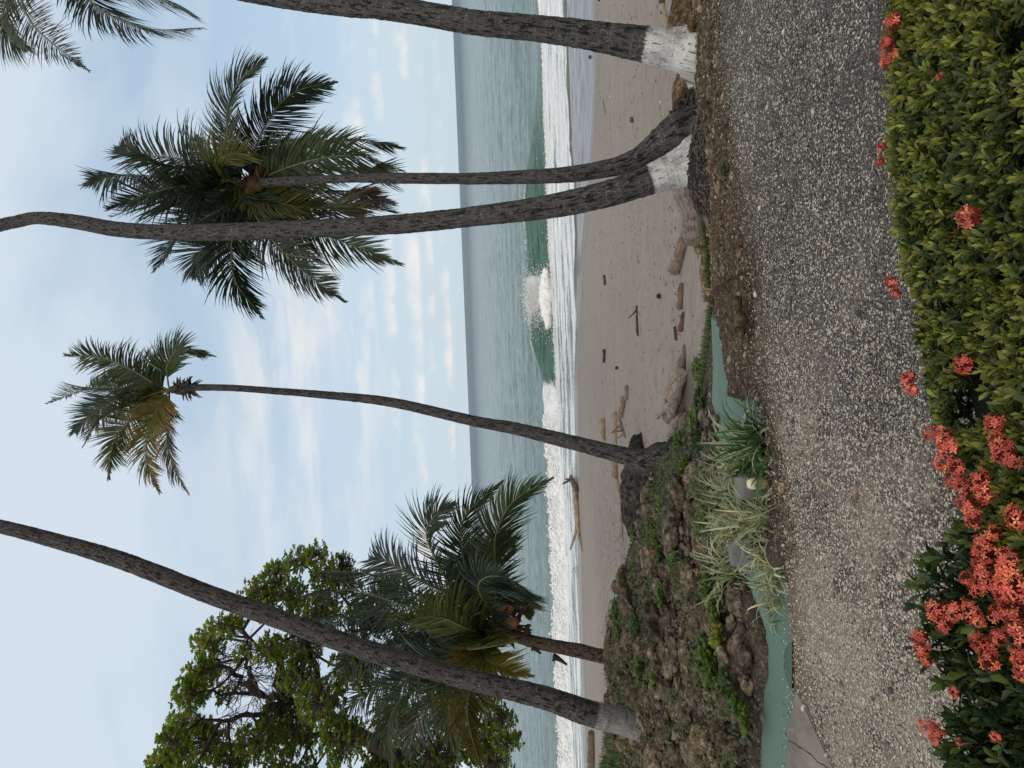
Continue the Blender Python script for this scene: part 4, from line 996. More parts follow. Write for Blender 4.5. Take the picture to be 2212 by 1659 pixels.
# B: front one of the twin palms
pb = tag(empty('coconut_palm', P(1499, 352, 8.1)), 'front palm of the twin pair, whitewashed foot and tall kinked trunk', 'palm tree')
trunk(pb, [(1512, 352, 132, 8.1), (1498, 352, 112, 8.1), (1482, 358, 92, 8.1), (1452, 370, 77, 8.12), (1406, 387, 65, 8.15), (1360, 403, 60, 8.2), (1312, 419, 57, 8.25), (1205, 443, 52, 8.5), (1098, 459, 46, 8.8), (1026, 467, 43, 9.1), (987, 472, 42, 9.2), (866, 484, 42, 9.6), (701, 493, 38, 10.3), (486, 501, 37, 11.2), (358, 502, 34, 12), (251, 495, 33, 12.6), (161, 479, 31, 13.1), (82, 471, 27, 13.6), (36, 479, 26, 13.9), (0, 487, 26, 14.1), (-90, 515, 24, 15), (-260, 560, 22, 16.5)], split=1404, flare=.8)
cb = P(-262, 560, 16.5)
fronds(pb, cb, 16.5, [([(-330, 470), (-360, 360), (-300, 260)], dict(col=MG, hang=.4)), ([(-400, 520), (-520, 450)], dict(col=MG)), ([(-400, 600), (-500, 700)], dict(col=MG, hang=.3)),
    ([(-340, 660), (-350, 770), (-290, 860)], dict(col=MG, hang=.4)), ([(-380, 560), (-500, 560)], dict(col=MG, dd=3)), ([(-330, 560), (-360, 540)], dict(col=MG, dd=4)), ([(-340, 580), (-330, 600)], dict(col=MG, dd=-4))], 2, .62, .05, .022)
crown_heart(pb, cb, .28, sd=2)
root_mass(pb, P(1530, 358, 7.72), .42, .15, 1700, 3, sx=1.15)

# C: rear one of the twin palms, its full crown in view
pc = tag(empty('coconut_palm', P(1480, 290, 8.4)), 'rear palm of the twin pair, leafy crown with hanging brown fronds', 'palm tree')
trunk(pc, [(1500, 300, 190, 8.5), (1478, 293, 120, 8.5), (1456, 296, 92, 8.5), (1430, 310, 70, 8.55), (1384, 342, 52, 8.7), (1340, 357, 42, 8.8), (1312, 364, 38, 8.9), (1205, 379, 33, 9.3), (1026, 386, 25, 10.2), (987, 386, 24, 10.4), (844, 385, 23, 11.4), (772, 385, 19, 12), (700, 388, 18, 12.7), (600, 393, 20, 13.8), (548, 398, 24, 14.5)], flare=1.3)
root_mass(pc, P(1500, 268, 8.5)+np.array((0, .1, -.10)), .36, .30, 1500, 4, sx=1.1)
cc_ = P(540, 398, 14.5)
fronds(pc, cc_, 14.5, [
    ([(505, 340), (490, 251), (515, 179), (573, 130)], dict(col=DG, hang=.45, dd=-.6, roll=.3)),
    ([(545, 340), (585, 251), (640, 198), (722, 178)], dict(col=DG, hang=.42, dd=.4, roll=-.3)),
    ([(590, 350), (672, 318), (775, 303), (868, 318)], dict(col=MG, hang=.30, dd=.8)),
    ([(600, 370), (690, 343), (780, 337), (872, 368)], dict(col=MG, hang=.35, dd=-.8, roll=.4)),
    ([(600, 380), (700, 362), (800, 366), (850, 385)], dict(col=YG, hang=.5, dd=.2)),
    ([(580, 408), (660, 412), (760, 414), (852, 440)], dict(col=BR, hang=.55, dd=.5, brown=1, lab='dead brown hanging frond')),
    ([(590, 415), (680, 438), (780, 445), (858, 462)], dict(col=BR, hang=.5, dd=-.2, brown=1, lab='dead brown hanging frond')),
    ([(580, 420), (650, 452), (740, 452), (830, 425)], dict(col=(.09, .045, .04), hang=.6, dd=.9, brown=1, lab='dead brown hanging frond')),
    ([(560, 424), (640, 447), (720, 452), (800, 458)], dict(col=YG, hang=.4, dd=-.9, roll=.2)),
    ([(500, 392), (440, 372), (340, 350), (272, 312)], dict(col=DG, hang=.45, dd=-.7)),
    ([(480, 400), (380, 385), (260, 378), (184, 400)], dict(col=DG, hang=.4, dd=.6)),
    ([(480, 410), (400, 402), (320, 420), (235, 452)], dict(col=DG, hang=.42, dd=-.3)),
    ([(480, 420), (400, 440), (320, 440), (240, 470)], dict(col=MG, hang=.42, dd=.9)),
    ([(500, 440), (430, 480), (380, 520), (335, 585)], dict(col=BL, hang=.25, dd=-.7)),
    ([(510, 450), (470, 510), (430, 550), (420, 600)], dict(col=BL, hang=.25, dd=.7)),
    ([(520, 450), (500, 530), (510, 610), (565, 682)], dict(col=DG, hang=.42, dd=.1)),
    ([(545, 450), (590, 520), (660, 590), (742, 650)], dict(col=DG, hang=.42, dd=-.6)),
    ([(570, 440), (660, 490), (760, 530), (865, 570)], dict(col=MG, hang=.35, dd=.5)),
    ([(515, 400), (480, 375), (475, 345), (525, 325), (572, 338)], dict(col=YG, hang=.25, dd=-1.0, ls=.8)),
    ([(500, 385), (460, 350), (430, 320), (425, 292)], dict(col=DG, hang=.3, dd=.8, ls=.7)),
    ([(510, 420), (450, 440), (420, 470), (440, 520)], dict(col=DG, hang=.5, dd=.3)),
    ([(490, 380), (400, 345), (300, 335), (250, 320)], dict(col=DG, hang=.45, dd=1.2)),
    ([(560, 430), (600, 470), (650, 540), (690, 560)], dict(col=DG, hang=.4, dd=1.0)),
    ([(480, 405), (420, 415), (360, 412), (300, 400)], dict(col=DG, hang=.6, dd=1.4)),
], 3, .90, .042, .020)
crown_heart(pc, cc_, .26, sd=3, nuts=6, nr=.10, nutcol=(.07, .05, .025))

# D: thin palm left of the middle
pd = tag(empty('coconut_palm', P(1436, 1000, 13.2)), 'thin palm standing alone in the middle with a small ragged windblown crown', 'palm tree')
trunk(pd, [(1466, 1004, 128, 13.2), (1444, 1001, 100, 13.2), (1420, 997, 84, 13.2), (1396, 996, 62, 13.2), (1366, 989, 41, 13.25), (1277, 966, 33, 13.5), (1205, 948, 31, 13.7), (1110, 925, 27, 14), (1026, 910, 24, 14.2), (845, 869, 21, 14.9), (700, 853, 17, 15.6), (600, 845, 15, 16), (500, 838, 14.5, 16.4), (423, 837, 15, 16.8), (395, 838, 20, 16.9), (372, 842, 16, 17)], flare=1.2)
root_mass(pd, P(1455, 1006, 13.2)+np.array((0, .1, -.25)), .46, .38, 1800, 5, sx=1.1)
cd = P(366, 843, 17)
fronds(pd, cd, 17, [
    ([(330, 826), (277, 795), (208, 770), (143, 769)], dict(col=MG, hang=.42, dd=-.6)),
    ([(320, 838), (260, 838), (182, 842), (101, 873)], dict(col=(.05, .075, .025), hang=.40, dd=.5)),
    ([(320, 850), (250, 865), (200, 895), (153, 938)], dict(col=BL, hang=.25, dd=.8)),
    ([(325, 852), (277, 876), (218, 905), (182, 962)], dict(col=MG, hang=.42, dd=-.7, tipcol=(.14, .11, .03))),
    ([(330, 862), (275, 915), (245, 960), (234, 1032)], dict(col=(.075, .095, .03), hang=.30, dd=0)),
    ([(350, 868), (326, 915), (316, 990), (345, 1062)], dict(col=GY, hang=.42, dd=-.4, tipcol=(.30, .19, .09), brown=.5, lab='yellowing frond with dried tan tip')),
    ([(365, 880), (360, 930), (372, 1000), (407, 1065)], dict(col=(.055, .07, .02), hang=.38, dd=.4)),
    ([(362, 815), (362, 788), (392, 752), (462, 768)], dict(col=MG, hang=.45, dd=-.3, start=.25)),
], 4, .74, .042, .020)
crown_heart(pd, P(384, 840, 16.95), .20, sd=4, nuts=0, col=(.10, .075, .065))

# E: big leaning palm at the left
pe = tag(empty('coconut_palm', P(1375, 1566, 12)), 'big palm leaning to the right across the left side, pale ringed trunk', 'palm tree')
be = bank_at(1378, 1568)[1]
trunk(pe, [(1392, 1574, 60, be), (1368, 1567, 56, be), (1336, 1558, 54, be), (1253, 1534, 53, be), (1170, 1505, 48, be), (963, 1454, 43, be+.1), (756, 1392, 42, be+.2), (651, 1354, 41, be+.3), (461, 1287, 39, be+.5), (270, 1213, 37, be+.8), (120, 1168, 32, be+1.1), (0, 1137, 29, be+1.4), (-150, 1105, 26, be+2), (-300, 1080, 22, be+2.6)], split=1283, white_col=(.28, .28, .28), flare=.2, ring=.03, col=(1.1, 1.05, 1.05))
ce = P(-300, 1080, be+2.6)
fronds(pe, ce, be+2.6, [([(-380, 970), (-400, 860), (-330, 760)], dict(col=MG, hang=.4)), ([(-440, 1030), (-560, 960)], dict(col=MG)), ([(-440, 1120), (-540, 1220)], dict(col=MG, hang=.3)),
    ([(-380, 1180), (-390, 1290), (-330, 1400)], dict(col=MG, hang=.4)), ([(-420, 1080), (-540, 1080)], dict(col=MG, dd=3)), ([(-370, 1090), (-380, 1100)], dict(col=MG, dd=4)), ([(-380, 1070), (-370, 1050)], dict(col=MG, dd=-4))], 5, .62, .05, .022)
crown_heart(pe, ce, .28, sd=5)

# F: low wide palm on the beach at the left
pf = tag(empty('coconut_palm', P(1330, 1420, 21)), 'low palm behind the rock bank at left with a wide crown over the surf', 'palm tree')
trunk(pf, [(1345, 1424, 34, 21), (1294, 1416, 30, 21), (1253, 1406, 31, 21), (1200, 1396, 28, 21), (1149, 1385, 27, 21), (1110, 1372, 26, 21), (1080, 1362, 24, 21)], flare=.3, ring=.06, col=(1.3, 1.0, .85))
cf = P(1066, 1355, 21)
fronds(pf, cf, 21, [
    ([(1004, 1316), (925, 1171), (938, 1117), (980, 1088)], dict(col=DG, hang=.32, dd=-1, roll=.3)),
    ([(1021, 1262), (1000, 1204), (1004, 1117), (1083, 1042)], dict(col=MG, hang=.32, dd=.5)),
    ([(1071, 1241), (1071, 1158), (1108, 1084), (1192, 1034)], dict(col=MG, hang=.35, dd=-.6)),
    ([(1062, 1324), (1033, 1272), (1052, 1246), (1100, 1250), (1162, 1291)], dict(col=BL, hang=.35, dd=-2.2)),
    ([(1040, 1290), (1030, 1230), (1060, 1190), (1120, 1160)], dict(col=DG, hang=.4, dd=1.5)),
    ([(1080, 1300), (1110, 1270), (1140, 1290), (1150, 1320)], dict(col=MG, hang=.5, dd=1.8, ls=.8)),
    ([(1020, 1345), (900, 1285), (800, 1240), (690, 1235)], dict(col=DG, hang=.42, dd=-1)),
    ([(1010, 1350), (880, 1310), (760, 1275), (660, 1285)], dict(col=DG, hang=.42, dd=.8)),
    ([(1010, 1350), (900, 1330), (780, 1320), (660, 1345)], dict(col=BL, hang=.42, dd=1.5)),
    ([(1000, 1300), (900, 1250), (830, 1210), (790, 1215)], dict(col=BL, hang=.38, dd=1.6)),
    ([(1021, 1362), (960, 1335), (900, 1335), (850, 1362)], dict(col=(.065, .08, .02), hang=.30, dd=-2.6)),
    ([(1010, 1370), (900, 1385), (800, 1410), (690, 1470)], dict(col=DG, hang=.4, dd=.8)),
    ([(1020, 1385), (950, 1425), (880, 1465), (800, 1540)], dict(col=BL, hang=.4, dd=-1)),
    ([(1030, 1395), (960, 1470), (880, 1500), (840, 1560), (845, 1660)], dict(col=(.04, .06, .025), hang=.42, dd=-2.5)),
    ([(1040, 1390), (1000, 1450), (970, 1530), (990, 1640)], dict(col=MG, hang=.45, dd=-.5)),
    ([(1050, 1395), (1020, 1470), (1010, 1550), (1040, 1660)], dict(col=(.09, .085, .02), hang=.42, dd=-1.6, tipcol=(.2, .14, .03))),
    ([(1066, 1390), (1050, 1420), (1090, 1445), (1150, 1462)], dict(col=(.14, .13, .02), hang=.30, dd=-2, ls=.8, tipcol=(.18, .13, .02), lab='yellow drooping frond')),
    ([(1050, 1380), (1010, 1400), (1040, 1400), (1120, 1385)], dict(col=(.06, .075, .025), hang=.35, dd=-2.8, ls=.7)),
    ([(1000, 1370), (880, 1350), (760, 1370), (640, 1420)], dict(col=DG, hang=.4, dd=2)),
    ([(1010, 1400), (920, 1450), (820, 1480), (720, 1560)], dict(col=DG, hang=.4, dd=1.4)),
    ([(1030, 1410), (980, 1480), (900, 1560), (880, 1680)], dict(col=DG, hang=.45, dd=1.5)),
    ([(1080, 1340), (1120, 1320), (1150, 1330)], dict(col=YG, hang=.4, dd=.8, ls=.6)),
], 6, 1.2, .062, .034, 118)
crown_heart(pf, cf, .42, sd=6, nuts=5, nr=.16, nutcol=(.26, .14, .06), col=(.10, .065, .04))
# loose peeling bark below the crown
for (a_, b_, ln) in (((1150, 1398), (1168, 1412), 18), ((1195, 1420), (1225, 1436), 20), ((1120, 1370), (1118, 1350), 10), ((1140, 1368), (1146, 1350), 8)):
    p0, p1 = P(a_[0], a_[1], 20.9), P(b_[0], b_[1], 20.8); mb = MB(); tube(mb, crom([p0, (p0+p1)/2+.05, p1], 6), np.linspace(.13, .03, 6), 5, (.05, .032, .025)); mb.build('peeling_bark', M['twig'], pf)

# ------------------------------------------------------------------ broadleaf (sea almond) tree at the left border
def leaf_quad_batch(mb, C, D, N, L, W, col, fold=.15, droop=.12):
    """many obovate leaves: base C, direction D, face normal N"""
    n = len(C); D = nrm(D); S = nrm(np.cross(D, N)); N = nrm(np.cross(S, D))
    prof = ((0, .0, 0), (.35, .62, .05), (.72, 1.0, .02), (1.0, .0, -.12))
    V = np.zeros((n, 7, 3)); L_ = L[:, None]; W_ = W[:, None]
    V[:, 0] = C; V[:, 6] = C+D*L_-N*L_*droop
    for i, (u, s, h) in enumerate(prof[1:3]):
        m_ = C+D*L_*u-N*L_*(droop*u*u)
        V[:, 1+2*i] = m_-S*W_*s*.5+N*W_*fold*s; V[:, 2+2*i] = m_+S*W_*s*.5+N*W_*fold*s
    V[:, 5] = C+D*L_*.55-N*L_*droop*.3
    F3 = np.array([[0, 5, 1], [0, 2, 5], [3, 5, 6], [4, 6, 5], [1, 5, 3], [2, 4, 5]])
    F = (F3[None]+(np.arange(n)*7)[:, None, None]).reshape(-1, 3)
    mb.add(V.reshape(-1, 3), F, np.repeat(col, 7, 0))
tr = tag(empty('almond_tree', P(1330, 1800, 24)), 'large broadleaf tree with bare dark limbs filling the left border', 'tree')
blobs = [(345, 1655, 34), (375, 1610, 36), (400, 1560, 38), (415, 1500, 38), (440, 1450, 34), (450, 1385, 32), (470, 1345, 24), (510, 1350, 26), (560, 1310, 30), (560, 1265, 26), (600, 1240, 28), (645, 1215, 26), (690, 1200, 26), (740, 1225, 26), (700, 1250, 34), (620, 1290, 42),
    (440, 1600, 46), (500, 1640, 40), (560, 1600, 44), (600, 1540, 40), (640, 1460, 46), (590, 1400, 34), (530, 1410, 22), (660, 1390, 44), (700, 1320, 50), (640, 1590, 46), (700, 1520, 52), (740, 1600, 56), (780, 1440, 56), (800, 1330, 50), (860, 1560, 56), (840, 1660, 60), (940, 1640, 60), (960, 1540, 48), (1020, 1600, 48), (1070, 1640, 44), (1080, 1560, 34), (1050, 1500, 36), (500, 1500, 24), (620, 1680, 60), (400, 1700, 60), (480, 1760, 70), (700, 1760, 80), (900, 1740, 80), (1090, 1600, 30), (760, 1260, 30), (850, 1270, 36), (880, 1400, 44), (1000, 1440, 36), (520, 1290, 14), (1115, 1595, 16)]
g_ = np.random.default_rng(5); lb = MB(); tb = MB()
trunkp = crom([P(1345, 1800, 24), P(1150, 1760, 24), P(950, 1690, 24), P(800, 1600, 24.3), P(700, 1540, 24.5)], 30)
tube(tb, trunkp, np.linspace(.45, .17, 30), 12, (.045, .036, .032), wob=.08)
limbs = [[(700, 1540, 24.5), (620, 1510, 24.5), (560, 1502, 24.4), (500, 1500, 24.2), (440, 1490, 24)], [(560, 1502, 24.4), (540, 1470, 24), (530, 1430, 23.6), (540, 1380, 23.4)],
         [(700, 1540, 24.5), (690, 1460, 24), (660, 1380, 23.5), (620, 1300, 23.4), (600, 1240, 23.4)], [(800, 1600, 24.3), (640, 1590, 25), (520, 1610, 25), (400, 1600, 25), (360, 1640, 25)],
         [(620, 1510, 24.5), (560, 1540, 24.2), (480, 1560, 24), (420, 1540, 24)], [(700, 1540, 24.5), (760, 1440, 24.5), (760, 1330, 24.5), (720, 1240, 24.5)], [(950, 1690, 24), (980, 1600, 24), (1050, 1560, 24), (1090, 1580, 24)], [(800, 1600, 24.3), (880, 1520, 24.5), (880, 1400, 24.5)],
         [(560, 1502, 24.4), (520, 1470, 24.8), (470, 1430, 24.8), (450, 1390, 24.8)], [(600, 1505, 24.4), (600, 1440, 24.8), (560, 1400, 25), (520, 1370, 25)]]
limbpts = []
for l in limbs:
    pp = crom([P(*q) for q in l], 20); pp = pp+.10*np.stack([vn(np.arange(20)*.7+l[0][0], np.arange(20)*.0+k, 0) for k in range(3)], -1)
    tube(tb, pp, np.linspace(.12, .03, 20), 8, (.04, .033, .030), wob=.03); limbpts.append(pp)
limbpts = np.concatenate(limbpts); 
Cc, Dd, Nn_, Ll, Ww, Co, TW = [], [], [], [], [], [], []
for bi, (X, Y, rp) in enumerate(blobs):
    for layer in range(2 if rp > 25 else 1):
        dep = 24+g_.uniform(-1.6, 1.6)+(layer*1.8-.6); c = P(X+g_.uniform(-8, 8), Y+g_.uniform(-8, 8), dep); r = rp*dep/FPX*(1.0 if layer == 0 else .9)
        nr_ = max(8, int(rp*rp/18)); start = limbpts[np.argmin(np.linalg.norm(limbpts-c, axis=1))]
        tube(tb, crom([start, (start+c)/2+g_.normal(0, .12, 3), c], 8), np.linspace(.05, .02, 8), 5, (.07, .06, .05), caps=False)
        tone = g_.uniform(0, 1)
        for _ in range(nr_):
            d_ = nrm(g_.normal(0, 1, 3)); q = c+d_*r*g_.uniform(.45, 1.1)**.7*np.array((1, .9, 1))
            if g_.random() < .85: TW.append((c+(q-c)*.08, c+(q-c)*.5+g_.normal(0, .09, 3), q))
            k = g_.integers(5, 9); a0 = g_.uniform(0, 6.28)
            yell = g_.random() < (.20+.25*(Y < 1400 and X < 560)); red = g_.random() < .02
            for j in range(k):
                a = a0+j*6.28/k; e = g_.uniform(-.1, .8); dd = np.array((math.cos(a)*math.cos(e), math.sin(a)*math.cos(e), math.sin(e)))
                dd = nrm(dd+d_*.5)
                Cc.append(q); Dd.append(dd); Nn_.append(nrm(np.array((0, 0, 1.0))+g_.normal(0, .35, 3))); l_ = g_.uniform(.11, .185); Ll.append(l_); Ww.append(l_*.55)
                b_ = np.array((.15, .215, .045)) if not yell else np.array((.28, .31, .06))
                if red and j < 2: b_ = np.array((.35, .10, .03))
                Co.append(b_*g_.uniform(.65, 1.35)*(.8+.4*tone))
leaf_quad_batch(lb, np.array(Cc), np.array(Dd), np.array(Nn_), np.array(Ll), np.array(Ww), np.array(Co))
for _ in range(420):
    a = P(g_.uniform(470, 660), g_.uniform(1400, 1590), 24.3+g_.normal(0, .5)); st_ = limbpts[np.argmin(np.linalg.norm(limbpts-a, axis=1))]; e_ = a+g_.normal(0, .35, 3)
    TW.append((st_+(a-st_)*g_.uniform(0, .4), a+g_.normal(0, .12, 3), e_))
TW = np.array(TW); qtubes(tb, TW[:, 0], TW[:, 1], TW[:, 2], .017, .006, 3, np.array((.13, .11, .09))*g_.uniform(.4, 1.5, (len(TW), 1)), 5)
tb.build('branches', M['twig'], tr); lb.build('crown', M['leaf'], tr)

# ------------------------------------------------------------------ small plants of the bank
def leafy(X, Y, px, lab, tone=(.06, .10, .025), dens=1.0, ls=.05, grp=None, flowers=0, up=.6, where='bank', catg='shrub'):
    p = bank_at(X, Y) if where == 'bank' else beach_at(X, Y); r = px*1.15*p[1]/FPX; p = p+np.array((0, 0, .05 if Y < 1180 else .12))
    e = empty('leafy_shrub', p); tag(e, lab, catg, grp); g_ = np.random.default_rng(int(X*7+Y)); n = int(70*dens*(r/.25)**1.4)+18
    SB = []; sb, lf = MB(), MB(); C, D, N, L, W, K = [], [], [], [], [], []
    for _ in range(n):
        a = g_.uniform(0, 6.28); rr = r*math.sqrt(g_.random())*1.0; h = r*up*g_.uniform(.35, 1)*(1.15-.6*rr/r)
        x, y = p[0]+math.cos(a)*rr, p[1]+math.sin(a)*rr*.9; z = p[2]-.04*r
        b = np.array((x, y, z)); tp = b+np.array((math.cos(a)*h*.4, math.sin(a)*h*.4, h)); SB.append((b, (b+tp)/2+g_.normal(0, .01, 3), tp))
        k = g_.integers(6, 12); tn = np.array(tone)*g_.uniform(.6, 1.5)*g_.uniform(.85, 1.15, 3)
        for j in range(k):
            u = g_.uniform(.35, 1); aa = g_.uniform(0, 6.28); el = g_.uniform(-.1, .9)
            C.append(b*(1-u)+tp*u); D.append((math.cos(aa)*math.cos(el), math.sin(aa)*math.cos(el), math.sin(el))); N.append(np.array((0, 0, 1))+g_.normal(0, .4, 3)); l_ = ls*g_.uniform(.7, 1.4); L.append(l_); W.append(l_*.5); K.append(tn*g_.uniform(.8, 1.2))
    leaf_quad_batch(lf, np.array(C), np.array(D), np.array(N), np.array(L), np.array(W), np.array(K))
    SB = np.array(SB); qtubes(sb, SB[:, 0], SB[:, 1], SB[:, 2], .004, .002, 3, (.10, .075, .04), 3); sb.build('stems', M['twig'], e); lf.build('foliage', M['leaf'], e)
    if flowers:
        fb = MB()
        for _ in range(flowers):
            q = p+np.array((g_.uniform(-r, r)*.7, g_.uniform(-r, r)*.5-.1, r*up*.9)); V, F = ICO[1]; fb.add(V*.016+q, F, (.6, .06, .05))
        fb.build('red_blossom', M['petal'], e)
G1, G2, G3 = (.075, .125, .030), (.11, .16, .036), (.05, .085, .026)
leafy(1500, 770, 20, 'low green shrub at the far right end of the grassy crest', G2)
leafy(1506, 825, 20, 'green leafy shrub in front of the driftwood pile end', G1)
leafy(1518, 800, 22, 'mixed green shrub above the teal slab edge', G2)
leafy(1524, 865, 22, 'shrub directly above the middle of the teal slab', G3)
leafy(1512, 905, 20, 'bright green shrub near the splintered stump', G2)
leafy(1478, 965, 26, 'leafy shrub just right of the thin palm roots', G1)
leafy(1518, 950, 24, 'loose dark shrub above the dark green blades', G3)
leafy(1500, 1030, 34, 'broad-leaved dark green plant with red blossoms below the thin palm', G1, 1.2, .08, flowers=3)
leafy(1478, 1058, 22, 'small light green shrub left of the thin palm roots', G2)
leafy(1438, 1100, 28, 'green shrub on the crest beside the dark beach boulder', G2)
leafy(1418, 1140, 22, 'olive shrub left of the dark beach boulder', G1)
leafy(1376, 1152, 16, 'little green shrub hanging over the crest', G2)
leafy(1532, 1135, 34, 'yellow-green ground shrub above the light block', G2, 1.2)
leafy(1440, 1185, 24, 'thin shrub with small red blossoms in the bank middle', G1, flowers=4)
leafy(1480, 1218, 27, 'bright feathery green shrub above the hooked block', (.10, .15, .035), 1.4, .04)
leafy(1400, 1150, 16, 'small crest shrub with dark leaves', G3)
leafy(1448, 1288, 20, 'small clover-like shrub below the bank crest', G1)
leafy(1560, 1262, 32, 'round-leaved green shrub left of the striped grass', G1, 1.3, .06)
leafy(1572, 1318, 22, 'yellow-green end of undergrowth beside the teal channel', G2, 1, .06)
leafy(1392, 1352, 25, 'dense feathery bush high on the bank', (.03, .07, .02), 1.6, .04)
leafy(1345, 1318, 18, 'small bush on the skyline of the bank', G1)
leafy(1352, 1372, 18, 'pale green bush beside the skyline rocks', G2)
leafy(1400, 1448, 20, 'sparse green shrub between rocks near the big palm', G1)
leafy(1434, 1470, 15, 'few-leaved seedling below the sparse shrub', (.10, .14, .04), .6)
leafy(1558, 1424, 40, 'large round-leaved shrub in the middle of the rocks', G1, 1.3, .075)
leafy(1582, 1378, 20, 'yellow leaved sprig beside the large round-leaved shrub', (.16, .17, .03), .6, .07)
leafy(1600, 1470, 24, 'shrub between big rocks close above the channel', G3, 1, .05)
leafy(1640, 1545, 28, 'green shrub overhanging the teal channel at left', G2, 1.1, .05)
leafy(1622, 1520, 14, 'sprig above the overhanging shrub', G1)
leafy(1358, 1252, 15, 'skyline shrub above the dark spongy rock', G1)
leafy(1590, 1268, 16, 'dark sprig touching the top of the channel', G3)
# grass along the crest at the middle and the grass patch at the left
def grass(name, n, pf, h, col, lab, w_=.006):
    g_ = RNG; b = pf(n); n = len(b); a = g_.uniform(0, 6.28, n); hh = h*g_.uniform(.5, 1.2, n); le = g_.uniform(.1, .8, n)
    d_ = np.stack([np.cos(a)*le, np.sin(a)*le, np.ones(n)], -1); d_ = nrm(d_); s = np.stack([-np.sin(a), np.cos(a), 0*a], -1)
    m_ = b+d_*hh[:, None]*.55; tp = b+d_*hh[:, None]+np.stack([np.cos(a), np.sin(a), -.5+0*a], -1)*(hh*.25*le)[:, None]
    V = np.stack([b-s*w_, b+s*w_, m_-s*w_*.8, m_+s*w_*.8, tp], 1)
    F = (np.array([[0, 1, 3], [0, 3, 2], [2, 3, 4]])[None]+(np.arange(n)*5)[:, None, None]).reshape(-1, 3)
    mb = MB(); mb.add(V.reshape(-1, 3), F, np.repeat(np.array(col)*g_.uniform(.6, 1.4, (n, 1))*g_.uniform(.9, 1.1, (n, 3)), 5, 0))
    tag(mb.build(name, M['blade'], smooth=False), lab, 'grass', kind='stuff')
def crestgrass(n):
    x = RNG.uniform(-1.2, 1.9, n); y = y_crest(x)-RNG.random(n)**.8*np.interp(x, [-1.2, .3, 1.2, 1.9], [1.4, 1.2, .45, .15])+.25
    return np.stack([x, y, z_bank(x, y)-.02], -1)
grass('crest_grass', 6000, crestgrass, .11, (.075, .105, .03), 'low green grass growing along the rim above the beach')
gp = beach_at(1325, 1640)
def patch(n):
    a, b = bank_at(1335, 1600), bank_at(1328, 1659); x = RNG.uniform(b[0]-5, a[0]+.3, n); y = a[1]+RNG.uniform(-1.2, 2.8, n)
    return np.stack([x, y, np.maximum(z_bank(x, y), -1.15)-.02], -1)
grass('grass_patch', 16000, patch, .30, (.055, .095, .022), 'short bright green grass on the mound beyond the big palm foot', .012)
def spr(n):
    x = RNG.uniform(-11, -1, n); y = y_path(x)+.9+RNG.random(n)*(y_crest(x)-y_path(x)-.9); k = fbm(x*.9, y*.9, 77, 3) > .10
    x, y = x[k], y[k]; return np.stack([x, y, z_bank(x, y)+RNG.uniform(0, .12, len(x))], -1)
pos = spr(30000); n = len(pos); gcol = lambda n: np.array((.075, .115, .034))*RNG.uniform(.45, 1.5, (n, 1))*RNG.uniform(.85, 1.15, (n, 3))
mb = flakes(n, pos+np.array((0, 0, .03)), lambda n: RNG.uniform(.03, .075, n), lambda n: RNG.uniform(.015, .035, n), gcol, .8)
tag(mb.build('bank_creepers', M['leaf'], smooth=False), 'low green creepers spreading between the rocks of the bank', 'creeper', kind='stuff')

# ------------------------------------------------------------------ striped (variegated) grass clumps
def clump(X, Y, lab, n=46, L=.46, green=False, seed=0, spread=1.0, pale=.5):
    p = atz(X, Y, -.16); e = empty('striped_grass', p); tag(e, lab, 'ornamental grass', 'clumps of striped grass at the path edge'); g_ = np.random.default_rng(seed); mb = MB()
    n = int(n*1.35)
    for i in range(n):
        a = g_.uniform(0, 6.28); le = g_.uniform(.15, 1.0)*spread; l = L*1.12*g_.uniform(.55, 1.2); w_ = g_.uniform(.007, .013)*(1.3 if green else 1)
        b = p+np.array((g_.normal(0, .07), g_.normal(0, .06), 0)); k = 8; d_ = nrm(np.array((math.cos(a)*le, math.sin(a)*le, 1.0))); pts = [b]; dc = d_
        for j in range(k-1):
            dc = nrm(dc+np.array((0, 0, -1))*.13*(j*.5+.2)*g_.uniform(.8, 1.2)*(.5+le)); pts.append(pts[-1]+dc*l/(k-1))
        pts = np.array(pts); s = nrm(np.cross(d_, (0, 0, 1.0))+g_.normal(0, .2, 3)); wd = w_*np.array((.5, .9, 1, 1, .95, .8, .5, .06)); nn = nrm(np.cross(np.gradient(pts, axis=0), s))
        isg = green and g_.random() < .8
        cg = np.array((.03, .075, .02))*g_.uniform(.7, 1.5); cw = np.array((.50, .53, .36))*g_.uniform(.7, 1.1) if not isg else cg*1.3
        if g_.random() < .06: cg = np.array((.28, .22, .07)); cw = cg
        for o0, o1, c in ((-1, -.45, cw), (-.45, .4, cg if g_.random() > pale*.25 else cw), (.4, 1, cw)):
            V = np.stack([pts+s*(wd*o0)[:, None]+nn*(abs(o0)*wd*.3)[:, None], pts+s*(wd*o1)[:, None]+nn*(abs(o1)*wd*.3)[:, None]], 1).reshape(-1, 3); j = np.arange(k-1)*2
            mb.add(V, np.stack([j, j+1, j+3, j+2], -1), c)
    mb.build('blades', M['blade'], e)
clump(1672, 948, 'dark green broad-bladed clump beside the teal slab', 60, .50, True, 1)
clump(1650, 985, 'second dark green clump, between the slab and the light block', 46, .52, True, 2)
clump(1684, 1000, 'green clump touching the right side of the light block', 30, .30, True, 3)
clump(1612, 1010, 'striped clump rising behind the light block on the right', 60, .42, False, 4)
clump(1615, 1085, 'striped clump rising behind the light block on the left', 70, .44, False, 5)
clump(1700, 1082, 'yellowish striped clump at the foot of the light block', 20, .24, False, 6, 1.2)
clump(1680, 1115, 'mixed striped clump between light block and hooked block', 70, .44, False, 7)
clump(1650, 1140, 'dense striped clump right of the hooked block', 60, .46, False, 8)
